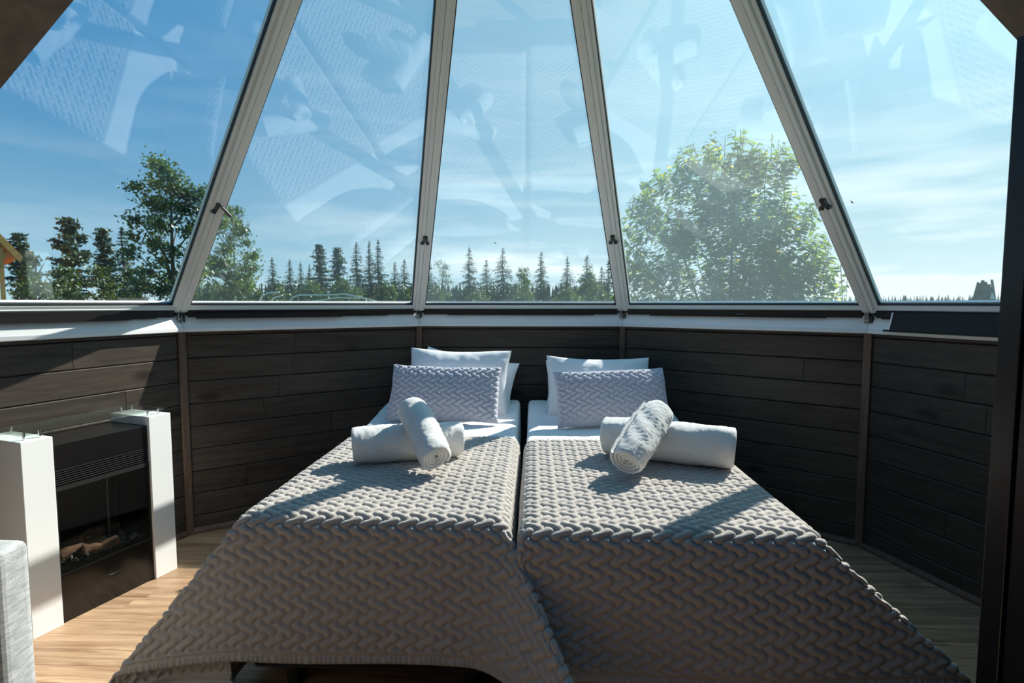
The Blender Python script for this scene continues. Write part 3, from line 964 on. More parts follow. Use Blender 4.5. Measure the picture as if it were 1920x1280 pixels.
# ------------------------------------------------------------------ rolled towels
def towel(p0, p1, rad, turns, spin, lab, seed, tail=.0):
    p0, p1 = Vector(p0), Vector(p1)
    ax = (p1 - p0); L_ = ax.length; ax.normalize()
    nth, nl = 42 * turns, int(L_ / .006)
    th = np.linspace(0, 2 * np.pi * turns, nth)
    r_in = rad * .12
    rr = r_in + (rad - r_in) * (th / th[-1])
    thick = (rad - r_in) / turns
    s = np.linspace(0, 1, nl)
    T, Sg = np.meshgrid(th, s, indexing='ij')
    RR = rr[:, None] * np.ones_like(Sg)
    mid = RR + 0
    bulge = 1 + .03 * np.sin(Sg * np.pi) - .07 * (np.abs(2 * Sg - 1) ** 8)
    tele = ((T / th[-1]) - .5) * -.010 + .005 * np.sin(T * 1.0 + seed)           # layers do not end flush
    wob = .0055 * noise2(np.cos(T) * 1.2, Sg * 4 + np.sin(T), 3.1, seed) + .0026 * noise2(np.cos(T) * 3, Sg * 12 + 2 * np.sin(T), 5, seed + 1) + rng.normal(0, .0006, T.shape)
    out = (RR + thick * .44) * bulge + wob
    inn = (RR - thick * .44) * bulge + wob
    def ring(rad_, e):
        Z = (Sg - .5) * (L_ - 2 * e) + L_ / 2 + tele * np.where(Sg < .5, 1, -1) * (np.abs(2 * Sg - 1) ** 20)
        flat = 1 - .06 * (np.sin(T + spin) < -.85)
        return np.stack([rad_ * np.cos(T + spin), rad_ * np.sin(T + spin), Z], -1)
    A, B = ring(out, .004), ring(inn, .004)
    Mi = ring((out + inn) / 2, 0.0)
    # rounded lips at both ends
    A2 = np.concatenate([Mi[:, :1], A, Mi[:, -1:]], 1); B2 = np.concatenate([Mi[:, :1], B, Mi[:, -1:]], 1)
    f = grid_faces(nth, nl + 2)
    n0 = A2.shape[0] * A2.shape[1]
    m2 = nl + 2
    e_ = []
    for k in range(m2 - 1):
        a = (nth - 1) * m2 + k
        e_.append((a, a + 1, a + 1 + n0, a + n0))
    V = np.concatenate([A2.reshape(-1, 3), B2.reshape(-1, 3)])
    o = np_mesh('rolled_towel', V, np.concatenate([f, f[:, ::-1] + n0, np.array(e_)]), M['towel'])
    q = ax.to_track_quat('Z', 'Y')
    o.matrix_world = Matrix.Translation(p0) @ q.to_matrix().to_4x4()
    return setp(o, lab, 'towel', 'rolled towels on the bedspreads')


towel((-.615, .610, .669), (-.215, .745, .666), .070, 4, 4.4, 'large rolled white towel lying flat across the left bed', 1)
towel((-.262, .455, .662), (-.400, .680, .800), .059, 4, 3.6, 'smaller rolled white towel leaning on the big roll, left bed', 2)
towel((.385, .770, .682), (.845, .595, .680), .081, 4, .4, 'large rolled white towel lying flat across the right bed', 3)
towel((.415, .440, .665), (.575, .655, .800), .064, 4, .7, 'smaller rolled white towel leaning on the big roll, right bed', 4)

# ------------------------------------------------------------------ electric fireplace on the left wall
ang = math.atan2(.951, .309)
fp = empty('electric_fireplace', (-1.726, .365, 0), ang)      # local x along the front, local y towards the wall
setp(fp, 'black electric fireplace between two white pillars against the left wall', 'fireplace')
FW, FD, FH = .562, .245, .728
for k, xx in enumerate((0, FW - .100)):
    p = MB().box(xx, xx + .100, 0, FD, 0, FH, .0018).build('pillar', M['white_paint'], fp)
    MB().box(xx + .002 if k == 0 else xx - .0, xx + .003 if k == 0 else xx + .001, .02, FD - .02, .03, FH - .03).build('side_groove', M['alu'], p) if False else None
x0, x1 = .1005, FW - .1005
body = MB()
body.box(x0, x1, .012, .030, .592, .690, .001)          # upper front panel
body.box(x0, x1, .030, FD, .676, .690)                  # top plate
body.box(x0, x0 + .008, .02, FD, 0, .69)
body.box(x1 - .008, x1, .02, FD, 0, .69)
body.box(x0, x1, FD - .01, FD, 0, .69)
body.box(x0, x1, .03, FD, .180, .192)
body.build('fire_box', M['black_gloss'], fp)
for k in range(7):
    z = .536 + k * .0087
    m_ = MB(); m_.prism([(x0 + .001, .010, z), (x0 + .001, .026, z + .004), (x0 + .001, .026, z + .0065), (x0 + .001, .010, z + .0028)],
                        [(x1 - .001, .010, z), (x1 - .001, .026, z + .004), (x1 - .001, .026, z + .0065), (x1 - .001, .010, z + .0028)])
    m_.build('louvre', M['louver'], fp)
MB().box(x0, x1, .010, .026, 0.004, .183, .001).build('lower_panel', M['black_gloss'], fp)
fr = MB()
fr.box(x0, x1, .010, .024, .512, .530)
fr.box(x0, x1, .010, .024, .184, .192)
fr.box(x0, x0 + .008, .010, .024, .192, .512)
fr.box(x1 - .008, x1, .010, .024, .192, .512)
fr.build('door_frame', M['black_matt'], fp)
MB().box(x0 + .008, x1 - .008, .014, .017, .192, .512).build('fire_glass', M['smoked'], fp)
MB().box(x0 + .25, x0 + .256, .12, .125, .21, .50).build('inner_strip', M['metal'], fp)
MB().box(x0 + .01, x1 - .01, .21, .225, .195, .60).build('back_screen', plain('brown back screen', (.05, .043, .036), .5, noise=.3, nscale=4), fp)
# oval emblem outline on the lower panel
pts = [(x0 + .195 + .030 * math.cos(t), .0095, .118 + .0105 * math.sin(t)) for t in np.linspace(0, 2 * math.pi, 25)]
MB().tube(pts, .0008, 5, cap=False).build('oval_emblem', M['emblem'], fp)
MB().tube([(x0 + .178 + k * .0055, .0095, .118 + .0025 * math.sin(k * 2.1)) for k in range(7)], .0008, 5).build('oval_emblem', M['emblem'], fp)
# log bed
for k, (lx, ly, lz, la, lr, ll) in enumerate([(.03, .10, .225, 12, .022, .17), (.10, .07, .222, -28, .020, .13), (.13, .13, .245, 35, .019, .16), (.20, .10, .225, 160, .018, .14), (.07, .15, .250, 5, .018, .22)]):
    c_, s_ = math.cos(R_(la)), math.sin(R_(la))
    P_ = [(x0 + .02 + lx + c_ * ll * t, ly + s_ * ll * t * .4, lz + .006 * math.sin(7 * t + k)) for t in np.linspace(0, 1, 7)]
    lo = MB().tube(P_, lr, 9, taper=[lr * (1 + .15 * math.sin(3 * t + k)) for t in range(7)]).build('log', M['log'], fp, smooth=False)
    e0, e1 = Vector(P_[0]), Vector(P_[1]); dd = (e0 - e1).normalized()
    MB().tube([e0 + dd * .0005, e0 + dd * .0018], lr * .9, 9).build('cut_end', M['logend'], lo)
    e0, e1 = Vector(P_[-1]), Vector(P_[-2]); dd = (e0 - e1).normalized()
    MB().tube([e0 + dd * .0005, e0 + dd * .0018], lr * .9, 9).build('cut_end', M['logend'], lo)
mb = MB()
for k in range(220):
    cx_, cy_ = random.uniform(x0 + .012, x1 - .02), random.uniform(.035, .19)
    r_ = random.uniform(.004, .011)
    hz = .195 + r_ + random.uniform(0, .02) * (1 if cx_ < x0 + .22 else .3)
    V_ = [Vector((random.uniform(-1, 1), random.uniform(-1, 1), random.uniform(-1, 1))).normalized() * r_ + Vector((cx_, cy_, hz)) for _ in range(5)]
    mb.add(V_, [(0, 1, 2), (0, 2, 3), (0, 3, 4), (1, 2, 4), (0, 1, 3), (2, 3, 4)])
o = mb.build('ember_bed', M['ember'], fp); o['kind'] = 'stuff'
# glass shelf on chrome pins, right across both pillars
sh = empty('glass_shelf', fp.matrix_world @ Vector((0, 0, 0)) if False else (-1.726, .365, .746), ang)
setp(sh, 'clear glass shelf on metal pins over the fireplace pillars', 'shelf')
MB().box(.012, FW - .012, .012, FD - .012, 0, .006).build('glass_plate', M['clear'], sh)
for xx in (.030, .078, FW - .078, FW - .030):
    for yy_ in (.035, FD - .04):
        MB().tube([(xx, yy_, -.0175), (xx, yy_, .008)], .0045, 10).build('pin', M['chrome'], sh)

# ------------------------------------------------------------------ grey sofa end at the left edge
so = empty('sofa', (-1.09, -.25, 0))
setp(so, 'light grey woven fabric sofa, its arm at the lower left edge', 'sofa')
MB().box(-.84, 0, -.085, 0, .05, .672, .020).build('armrest', M['sofa'], so, smooth=False)
MB().box(-.60, -.02, -.82, -.09, .05, .30, .02).build('seat_base', M['sofa'], so)
MB().box(-.60, -.03, -.81, -.092, .302, .44, .035).build('seat_cushion', M['sofa'], so)
MB().box(-.66, -.60, -.82, -.09, .05, .66, .02).build('backrest', M['sofa'], so)
for xx in (-.55, -.06):
    for yy_ in (-.75, -.05):
        MB().tube([(xx, yy_, 0), (xx, yy_, .06)], .02, 10).build('leg', M['black_matt'], so)

# ------------------------------------------------------------------ tall dark wardrobe at the right edge
th = math.atan2(-.937, .35)
wd = empty('wardrobe', (1.197, -.10, 0), th)                  # local x runs along its visible side towards the camera, y away to the right
setp(wd, 'tall black wardrobe at the right edge, nearest the camera', 'wardrobe')
MB().box(0, .045, 0, .15, 0.0, 1.83, .002).build('door', M['wardrobe'], wd)
MB().box(.050, .36, .006, .15, 0, 1.822, .002).build('carcass', M['wardrobe'], wd)
MB().box(-.012, -.002, .12, .135, .85, 1.05, .002).build('handle', M['dark_metal'], wd)

# ------------------------------------------------------------------ outdoors
gz = -.45
m_ = MB(); m_.prism([(-160, 2.6, gz - .1), (160, 2.6, gz - .1), (160, 160, gz - .1), (-160, 160, gz - .1)], [(-160, 2.6, gz), (160, 2.6, gz), (160, 160, gz), (-160, 160, gz)])
m_.prism([(-160, -160, gz - .1), (160, -160, gz - .1), (160, 2.6, gz - .1), (-160, 2.6, gz - .1)], [(-160, -160, gz), (160, -160, gz), (160, 2.6, gz), (-160, 2.6, gz)])
o = m_.build('ground', M['grass'])
setp(o, 'green meadow around the cabin', 'ground', kind='structure')
m_ = MB(); m_.prism([(10, 160, gz - .2), (900, 20, gz - .2), (900, 900, gz - .2), (-300, 900, gz - .2)], [(10, 160, gz - .05), (900, 20, gz - .05), (900, 900, gz - .05), (-300, 900, gz - .05)])
o = m_.build('lake', M['lake'])
setp(o, 'pale lake reaching to the far shore', 'lake', kind='structure')


def tri_cloud(C, s, elong=1.0, droop=None):
    """two-triangle diamond leaves/tufts at centres C with sizes s"""
    n = len(C)
    a = rng.normal(size=(n, 3)); a /= np.linalg.norm(a, axis=1, keepdims=True)
    if droop is not None:
        a[:, 2] = a[:, 2] * .4 - droop; a /= np.linalg.norm(a, axis=1, keepdims=True)
    b_ = rng.normal(size=(n, 3)); b_ -= (a * b_).sum(1, keepdims=True) * a; b_ /= np.linalg.norm(b_, axis=1, keepdims=True)
    s = np.asarray(s).reshape(-1, 1) * np.ones((n, 1))
    V = np.stack([C - a * s * elong, C + b_ * s * .6, C + a * s * elong, C - b_ * s * .6], 1).reshape(-1, 3)
    F = np.arange(n * 4).reshape(n, 4)
    return V, F


def tree_trunk(root, h, r, mat, lean_=0.0, name='trunk'):
    P_ = [(lean_ * t * t * h * .2 + .04 * math.sin(t * 5 + h), .03 * math.sin(t * 4 + 1), h * t) for t in np.linspace(0, 1, 7)]
    return MB().tube(P_, r, 7, taper=[r * (1 - .85 * t) + .01 for t in np.linspace(0, 1, 7)]).build(name, mat, root)


def conifer(x, y, zt, rad, kind, label, group):
    h = zt - gz
    root = empty('%s_tree' % kind, (x, y, gz))
    setp(root, label, 'tree', group)
    pine = kind == 'pine'
    tree_trunk(root, h * .97, .035 * h * (.5 if not pine else .45), M['pinebark'] if pine else M['bark'])
    C, Z = [], []
    nl = int(h / (.15 if not pine else .11))
    for k in range(nl):
        t = (k + random.random() * .5) / nl                 # 0 top .. 1 bottom
        if pine:
            if t > .80: break
            rr = rad * (.12 + 1.05 * min(1, t / .45) ** .8) * (1 if t < .55 else .8) * random.choice((.4, .6, .85, 1.1))
            nb = 4
        else:
            rr = rad * min(1.25, .05 + 1.25 * (t / .62) ** .85) * random.uniform(.72, 1.15)
            if t > .93: continue
            nb = 7
        for b_ in range(nb):
            az = random.uniform(0, 2 * math.pi); ln = rr * random.uniform(.6, 1.15)
            m = max(4, int(ln / .085))
            for q in range(m):
                f = (q + 1) / m
                zz = h * (1 - t) + (-.32 * ln * f + .12 * ln * f * f if not pine else (.22 * ln * f if t < .4 else -.10 * ln * f))
                wob = (.02 + .07 * t) if not pine else .12
                for _ in range(2 if not pine else 3):
                    C.append((ln * f * math.cos(az) + random.gauss(0, wob), ln * f * math.sin(az) + random.gauss(0, wob), zz - (0 if pine else abs(random.gauss(0, .09)) * (.3 + t))))
                    Z.append(random.uniform(.05, .09) * (.5 + t) if not pine else random.uniform(.06, .12))
    for _ in range(6):
        C.append((random.gauss(0, .02), random.gauss(0, .02), h * (1 - .02 * _ / 2) - .03)); Z.append(.07)
    V, F = tri_cloud(np.array(C), np.array(Z), 1.3, droop=.5 if not pine else None)
    o = np_mesh('foliage', V, F, M['pine'] if pine else M['spruce'], root, smooth=False)
    o['kind'] = 'stuff'
    return root


pines = [(-19.85, 20.99, 4.85, .95, 'broad pine left of the tall leafy trees, orange trunk showing'), (-21.51, 24.84, 4.94, .66, 'slimmer pine between the broad pine and the dark spruce, left'),
         (-17.15, 41.23, 5.89, .94, 'left of the two tall pines beyond the pale rails'), (-16.56, 43.60, 5.92, .99, 'right of the two tall pines beyond the pale rails'),
         (-23.13, 22.03, 4.32, .55, 'small pine beside the orange cabin roof')]
for p in pines: conifer(*p[:4], 'pine', p[4], 'pines outside')
spr = [(-19.68, 23.74, 4.90, .62, 'dark spruce just left of the tall leafy tree'), (-24.31, 47.87, 5.55, .79, 'spruce first to the right of the birch'), (-25.04, 53.06, 5.78, .71, 'second spruce right of the birch'),
       (-24.92, 55.31, 5.63, .74, 'third spruce right of the birch, thin tip'), (-23.31, 53.83, 5.29, .66, 'low spruce just left of the two tall pines'),
       (-15.07, 44.12, 6.51, .77, 'dense spruce, leftmost of the three tall ones in the second window'), (-13.77, 43.49, 6.47, .54, 'slender spruce, middle one of the three tall ones in the second window'),
       (-12.78, 42.74, 6.51, .66, 'spruce, rightmost of the three tall ones in the second window'), (-15.05, 56.64, 5.76, .75, 'small spruce second from the bar between the second and middle windows'),
       (-13.58, 54.95, 5.90, .84, 'small spruce next to the bar, second window'), (-8.38, 41.76, 4.71, .73, 'dark spruce half hidden by the bar at the left of the middle window'),
       (-5.87, 48.22, 6.40, .84, 'tall slim spruce, first full one in the middle window'), (-4.83, 54.36, 5.77, .89, 'short spruce second in the middle window'),
       (-2.66, 46.50, 6.11, 1.10, 'broad tall spruce, third in the middle window'), (.81, 50.57, 6.26, .73, 'slim spruce alone in the centre of the middle window'),
       (3.45, 52.47, 5.90, .75, 'slim spruce right of centre in the middle window'), (5.49, 53.31, 6.13, 1.0, 'spruce behind the yellow green tree, middle window'),
       (6.92, 48.11, 5.17, .84, 'spruce beside the bar at the right of the middle window'), (7.80, 60.10, 5.41, .74, 'far spruce behind the bar at the right of the middle window')]
for p in spr: conifer(p[0], p[1], p[2], p[3] * 1.25, 'spruce', p[4], 'spruces outside')


def leafy(name, x, y, zt, rad, mat, bark, label, group, n, size, blobs=None, gap=.0, low=.1, droop=None, trunk_r=.09):
    h = zt - gz
    root = empty(name, (x, y, gz))
    setp(root, label, 'tree' if 'bush' not in name else 'bush', group)
    if 'bush' not in name:
        tree_trunk(root, h * .9, trunk_r, bark, lean_=.2)
        tb = MB()
        for k in range(9):
            az = random.uniform(0, 6.28); z0 = h * random.uniform(.3, .7)
            P_ = [(math.cos(az) * rad * .8 * t, math.sin(az) * rad * .8 * t, z0 + t * h * .22) for t in np.linspace(0, 1, 4)]
            tb.tube(P_, .03, 5, taper=[.035 * trunk_r / .09, .028 * trunk_r / .09, .018 * trunk_r / .09, .008])
        tb.build('branches', bark, root)
    if blobs is None:
        blobs = []
        for k in range(38):
            t = random.random() ** .8
            zz = h * (low + (1 - low) * t)
            env = rad * math.sqrt(max(.03, 1 - (2 * (zz / h - low) / (1 - low) - .9) ** 2 / 1.25))
            az = random.uniform(0, 6.28); rr = env * random.uniform(.2, .85)
            blobs.append((rr * math.cos(az), rr * math.sin(az), zz - rad * .15, rad * random.uniform(.22, .4)))
    C = []
    w = np.array([b_[3] ** 2 for b_ in blobs]); w /= w.sum()
    for b_, k in zip(blobs, (w * n).astype(int) + 1):
        d = rng.normal(size=(k, 3)); d /= np.linalg.norm(d, axis=1, keepdims=True)
        rr = b_[3] * np.abs(rng.normal(.62, .42, size=(k, 1)))
        C.append(d * rr * np.array([1, 1, .8]) + np.array(b_[:3]))
    C = np.concatenate(C)
    C = C[C[:, 2] > .05]
    V, F = tri_cloud(C, rng.uniform(size * .6, size * 1.3, len(C)), 1.2, droop)
    o = np_mesh('foliage', V, F, mat, root, smooth=False)
    o['kind'] = 'stuff'
    return root


# the tall leafy tree: lopsided crown, fuller to the upper left
hh = 6.10 - gz
bl = []
for (dx, z_, r_) in [(-.15, 6.0, .38), (.05, 5.85, .42), (.45, 5.6, .42), (-.55, 5.45, .42), (-.9, 5.2, .34), (-.1, 5.3, .5), (.5, 5.1, .5), (.95, 5.2, .4), (-.8, 4.75, .42), (-.25, 4.7, .5), (.4, 4.6, .5), (1.0, 4.6, .5),
                     (-1.15, 4.15, .36), (-.7, 4.05, .45), (-.1, 4.0, .45), (.55, 3.9, .4), (1.1, 3.9, .5), (-1.3, 3.6, .3), (-.75, 3.45, .36), (-.2, 3.3, .35), (-1.0, 3.0, .36), (-.4, 2.8, .36), (.3, 3.1, .35),
                     (.9, 3.2, .45), (-.9, 2.4, .4), (-.2, 2.3, .4), (.5, 2.4, .45), (1.1, 2.5, .45), (0, 1.8, .5), (.8, 1.8, .5), (-.7, 1.8, .45)]:
    bl.append((dx * .83, dx * .3 + random.uniform(-.5, .5), z_ - gz - .1, r_))
leafy('aspen_tree', -12.45, 16.65, 6.10, 1.3, M['aspen'], M['bark'], 'tallest leafy tree, dark green, cut by the bar between the first two windows', 'leafy trees outside', 9000, .062, blobs=bl)
leafy('birch_tree', -11.85, 19.40, 5.25, 1.15, M['birch'], M['birchbark'], 'birch with white trunk and drooping twigs in the second window', 'leafy trees outside', 7500, .055, low=.12, droop=.8, trunk_r=.075)
leafy('bare_tree', -10.09, 57.71, 6.10, 1.45, M['pale_leaf'], M['bark'], 'airy pale tree with round thin crown at the left of the middle window', 'leafy trees outside', 1100, .075, low=.25)
leafy('leafy_tree', -1.04, 53.57, 4.99, 1.10, M['birch'], M['bark'], 'small pale green tree between spruces in the middle window', 'leafy trees outside', 1800, .09)
leafy('leafy_tree', 5.00, 46.33, 4.10, 1.35, M['birch'], M['bark'], 'yellow green round tree near the right of the middle window', 'leafy trees outside', 2600, .09)
leafy('leafy_tree', -20.76, 20.15, 3.35, .6, M['aspen'], M['bark'], 'small leafy tree right of the orange cabin', 'leafy trees outside', 1600, .06)
leafy('leafy_tree', -10.39, 37.18, 2.80, .6, M['birch'], M['bark'], 'small bright green tree beside the bar in the second window', 'leafy trees outside', 900, .08)
bushes = [(-17.99, 17.26, 2.55, .84), (-16.00, 16.39, 2.57, .80), (-17.15, 19.36, 2.69, .93), (-15.05, 18.47, 2.62, .79), (-12.9, 15.9, 2.2, .81), (-11.64, 17.19, 2.53, .65), (-11.27, 18.58, 2.62, .90),
          (-12.99, 23.34, 1.93, .5), (-17.41, 34.55, 2.6, 1.26), (-15.54, 35.40, 2.8, 1.47), (-13.22, 36.30, 2.9, 1.70), (-10.76, 37.08, 2.60, 1.15), (-9.76, 39.41, 2.5, 1.02), (-7.73, 41.88, 2.57, 1.51),
          (-4.11, 40.37, 2.35, 1.67), (-.82, 42.57, 2.93, 1.54), (2.55, 40.51, 2.43, 1.68), (5.24, 42.28, 2.70, 1.31)]
bl_lab = ['dark bush low beside the orange cabin post', 'dark bush under the broad pine', 'bush rising behind the broad pine trunk', 'bush below the dark spruce on the left', 'bush under the tallest leafy tree',
          'bush at the left foot of the birch', 'bush behind the birch trunk', 'small bush right of the birch', 'hedge bush behind the leftmost pale rail', 'hedge bush below the two tall pines',
          'hedge bush below the three tall spruces', 'hedge bush right of the three tall spruces', 'hedge bush behind the bar, second window', 'hedge bush below the airy pale tree',
          'hedge bush below the broad spruce, middle window', 'hedge bush below the small pale green tree', 'hedge bush right of the lone slim spruce', 'hedge bush at the right end of the middle window']
for p, l_ in zip(bushes, bl_lab):
    leafy('bush', *p, M['bushy'], M['bark'], l_, 'bushes outside', 1500, .085 if p[1] > 30 else .06, low=.0)

# distant tree lines: nobody could count these
def treeline(az0, az1, dist, h0, h1, n, label, px_scale=1.0):
    V, F = [], []
    for k in range(n):
        a = R_(random.uniform(az0, az1)); d = dist * random.uniform(.96, 1.06)
        x, y = d * math.sin(a), -1.42 + d * math.cos(a)
        h = random.uniform(h0, h1) - gz; w = h * random.uniform(.10, .2) * px_scale
        for q in range(4):
            zb = h * (q * .22); zt_ = h * min(1, q * .22 + .45); ww = w * (1 - q * .22)
            m = 5; n0 = len(V)
            V.append((x, y, gz + zt_))
            for s_ in range(m):
                t = 6.283 * s_ / m + q
                V.append((x + ww * math.cos(t), y + ww * math.sin(t), gz + zb))
            for s_ in range(m): F.append((n0, n0 + 1 + s_, n0 + 1 + (s_ + 1) % m))
    o = mesh_obj('distant_forest', V, F, M['spruce'])
    setp(o, label, 'forest', kind='stuff')


treeline(-34, 8, 110, 4.2, 5.6, 520, 'dark line of far forest behind the spruces')
treeline(8, 62, 420, 4.0, 7.2, 900, 'low dark line of forest on the far lake shore, right', .8)

# the leafy tree close to the fourth window
TS = 1.56
TG = 1.219 - (1.219 - gz) / TS                 # ground level in the tree's own unscaled measure
nt_root = empty('bird_cherry_tree', (2.742, 5.914, gz))
nt_root.scale = (TS, TS, TS)
setp(nt_root, 'large bushy leafy tree close outside, filling the window right of the middle', 'tree')
azr = R_(19.89)
ax_ = np.array([math.cos(azr), -math.sin(azr), 0]); ay_ = np.array([math.sin(azr), math.cos(azr), 0])
NB = [(-.03, 2.44, .30), (-.22, 2.32, .37), (-.55, 2.14, .37), (-.71, 1.79, .37), (.18, 2.15, .39), (.03, 1.76, .58), (.44, 1.79, .39), (.62, 1.41, .31), (-.31, 1.54, .58), (.25, 1.35, .50), (-.75, 1.36, .29), (-.92, 1.62, .15), (.30, 2.43, .16), (-.6, 1.05, .4), (0, .95, .6), (.55, 1.0, .4)]
trunkb = MB()
for (tx, tz, tr) in [(0, 2.2, .02), (-.5, 1.9, .016), (.4, 1.8, .016), (-.2, 1.6, .02), (.2, 1.5, .02)]:
    P_ = [ax_ * (tx * t ** 1.3) + ay_ * (.15 * math.sin(3 * t + tx)) + np.array([0, 0, (tz - TG) * t]) for t in np.linspace(0, 1, 8)]
    trunkb.tube([tuple(p) for p in P_], tr, 7, taper=[tr * (1.6 - 1.35 * t) for t in np.linspace(0, 1, 8)])
trunkb.build('trunk', M['bark'], nt_root)
# leaf template: folded and drooping, 6 quads
prof_l = np.array([0, .28, .62, .85, 1.0]); wid_l = np.array([.02, .30, .34, .2, .0])
lv = []
for t, w_ in zip(prof_l, wid_l):
    for s_ in (-1, 0, 1):
        lv.append((t, s_ * w_ * .62, -.30 * t * t + (.10 * abs(s_) * w_ * 2)))
lv = np.array(lv); lf = []
for k in range(4):
    for s_ in range(2):
        a = k * 3 + s_; lf.append((a, a + 1, a + 4, a + 3))
lf = np.array(lf)
vol = np.array([b_[2] ** 2 for b_ in NB]); vol /= vol.sum()
leaves = []
twigs = MB()
NT = 1250
for k in range(NT):
    b_ = NB[rng.choice(len(NB), p=vol)]
    d = rng.normal(size=3); d /= np.linalg.norm(d); rad_ = b_[2] * rng.uniform(.35, 1.0) ** .6
    tip = np.array([b_[0], 0, b_[1] - TG]) + d * rad_ * np.array([1, 1.0, 1])
    tipw = ax_ * tip[0] + ay_ * tip[1] * .9 + np.array([0, 0, tip[2]])
    up_ = (tipw - np.array([0, 0, max(.3, tip[2] - 1.0)])); up_ /= np.linalg.norm(up_)
    up_ = up_ + rng.normal(size=3) * .35 + np.array([0, 0, .35]); up_ /= np.linalg.norm(up_)
    L_ = rng.uniform(.16, .34)
    st_ = tipw - up_ * L_
    if k % 2 == 0: twigs.tube([tuple(st_), tuple(tipw)], .003, 4, cap=False)
    for q in range(14):
        f = (q + .5) / 14
        pos = st_ + up_ * L_ * f
        out = rng.normal(size=3); out -= out @ up_ * up_; out /= np.linalg.norm(out)
        dirv = out * .9 + up_ * .35 + np.array([0, 0, -.1]); dirv /= np.linalg.norm(dirv)
        sz = rng.uniform(.045, .085) * (1.0 if f < .9 else .7)
        leaves.append((pos, dirv, sz))
for (tx, tz) in [(-.08, 2.62), (.0, 2.66), (.28, 2.60), (.33, 2.55), (-.35, 2.55), (.72, 1.72), (.55, 2.02), (-.98, 1.85), (.86, 1.45), (-.15, 2.6)]:
    for q in range(9):
        pos = ax_ * (tx + rng.normal() * .015) + ay_ * rng.normal() * .1 + np.array([0, 0, tz - TG - .02 * q])
        out = rng.normal(size=3); out[2] *= .3; out /= np.linalg.norm(out)
        leaves.append((pos, out, rng.uniform(.022, .05)))
    twigs.tube([tuple(ax_ * tx + np.array([0, 0, tz - TG - .3])), tuple(ax_ * tx + np.array([0, 0, tz - TG + .02]))], .0022, 4, cap=False)
twigs.build('twigs', M['bark'], nt_root)


def leaf_frame(pos, d, sz):
    up0 = np.array([0, 0, 1.0]); s_ = np.cross(up0, d); s_ /= max(1e-6, np.linalg.norm(s_)); n_ = np.cross(d, s_)
    tw = rng.uniform(-.6, .6); s2 = s_ * math.cos(tw) + n_ * math.sin(tw); n2 = np.cross(d, s2)
    return np.stack([d, s2, n2], 1) * sz


# the 300 leaves nearest the window are objects, the rest one mesh
camp = (np.array([.0875, -1.4212, 1.219]) - np.array([2.742, 5.914, gz])) / TS
leaves.sort(key=lambda l: np.linalg.norm(l[0] - camp))
near, rest = leaves[:300], leaves[300:]
lm = {}
for nm in ('near_leaf', 'yellow_leaf'):
    me = bpy.data.meshes.new('leaf'); me.from_pydata([tuple(v) for v in lv], [], [tuple(int(i) for i in f) for f in lf]); me.update()
    me.materials.append(M[nm]); lm[nm] = me
for pos, d, sz in near:
    o = bpy.data.objects.new('leaf', lm['yellow_leaf' if random.random() < .09 else 'near_leaf'])
    COL.objects.link(o); o.parent = nt_root
    A = leaf_frame(pos, d, sz)
    o.matrix_local = Matrix([[*A[0], pos[0]], [*A[1], pos[1]], [*A[2], pos[2]], [0, 0, 0, 1]])
for nm, sel in (('near_leaf', [l for k, l in enumerate(rest) if k % 13]), ('yellow_leaf', [l for k, l in enumerate(rest) if k % 13 == 0])):
    V = np.concatenate([lv @ leaf_frame(*l).T + l[0] for l in sel])
    F = np.concatenate([lf + k * len(lv) for k in range(len(sel))])
    o = np_mesh('foliage', V, F, M[nm], nt_root, smooth=False)
    o['kind'] = 'stuff'

# orange cabin far left: it turns its gable end towards us, roof edge falling to the right
cb = empty('log_cabin', (-17.25, 16.05, gz), R_(50))          # local y runs away from the viewer, x to the right; origin under the eaves
setp(cb, 'orange wooden cabin with a gable roof and porch post, left edge', 'building')
EZ = 2.74 - gz
for sg in (0, 1):
    xr = (lambda x: x) if sg == 0 else (lambda x: -4.4 - x)
    o = MB().prism([(xr(0), 0, EZ), (xr(-2.2), 0, EZ + 3.05), (xr(-2.2), 0, EZ + 3.19), (xr(.07), 0, EZ + .06)],
                   [(xr(0), 6, EZ), (xr(-2.2), 6, EZ + 3.05), (xr(-2.2), 6, EZ + 3.19), (xr(.07), 6, EZ + .06)]).build('roof', M['cabin'], cb)
    MB().prism([(xr(.02), -.05, EZ - .14), (xr(-2.2), -.05, EZ + 2.92), (xr(-2.2), -.05, EZ + 3.20), (xr(.09), -.05, EZ + .07)],
               [(xr(.02), -.005, EZ - .14), (xr(-2.2), -.005, EZ + 2.92), (xr(-2.2), -.005, EZ + 3.20), (xr(.09), -.005, EZ + .07)]).build('barge_board', M['cabin_roof'], cb)
MB().prism([(-4.0, 1.2, 0), (-.45, 1.2, 0), (-.45, 1.2, EZ + .45), (-2.2, 1.2, EZ + 2.9), (-4.0, 1.2, EZ + .45)],
           [(-4.0, 5.8, 0), (-.45, 5.8, 0), (-.45, 5.8, EZ + .45), (-2.2, 5.8, EZ + 2.9), (-4.0, 5.8, EZ + .45)]).build('wall', M['cabin'], cb)
MB().box(-.50, -.38, .10, .22, 0, EZ + .35).build('porch_post', M['cabin_roof'], cb)
MB().box(-4.0, -.30, .12, .22, EZ - .02, EZ + .16).build('porch_beam', M['cabin_roof'], cb)

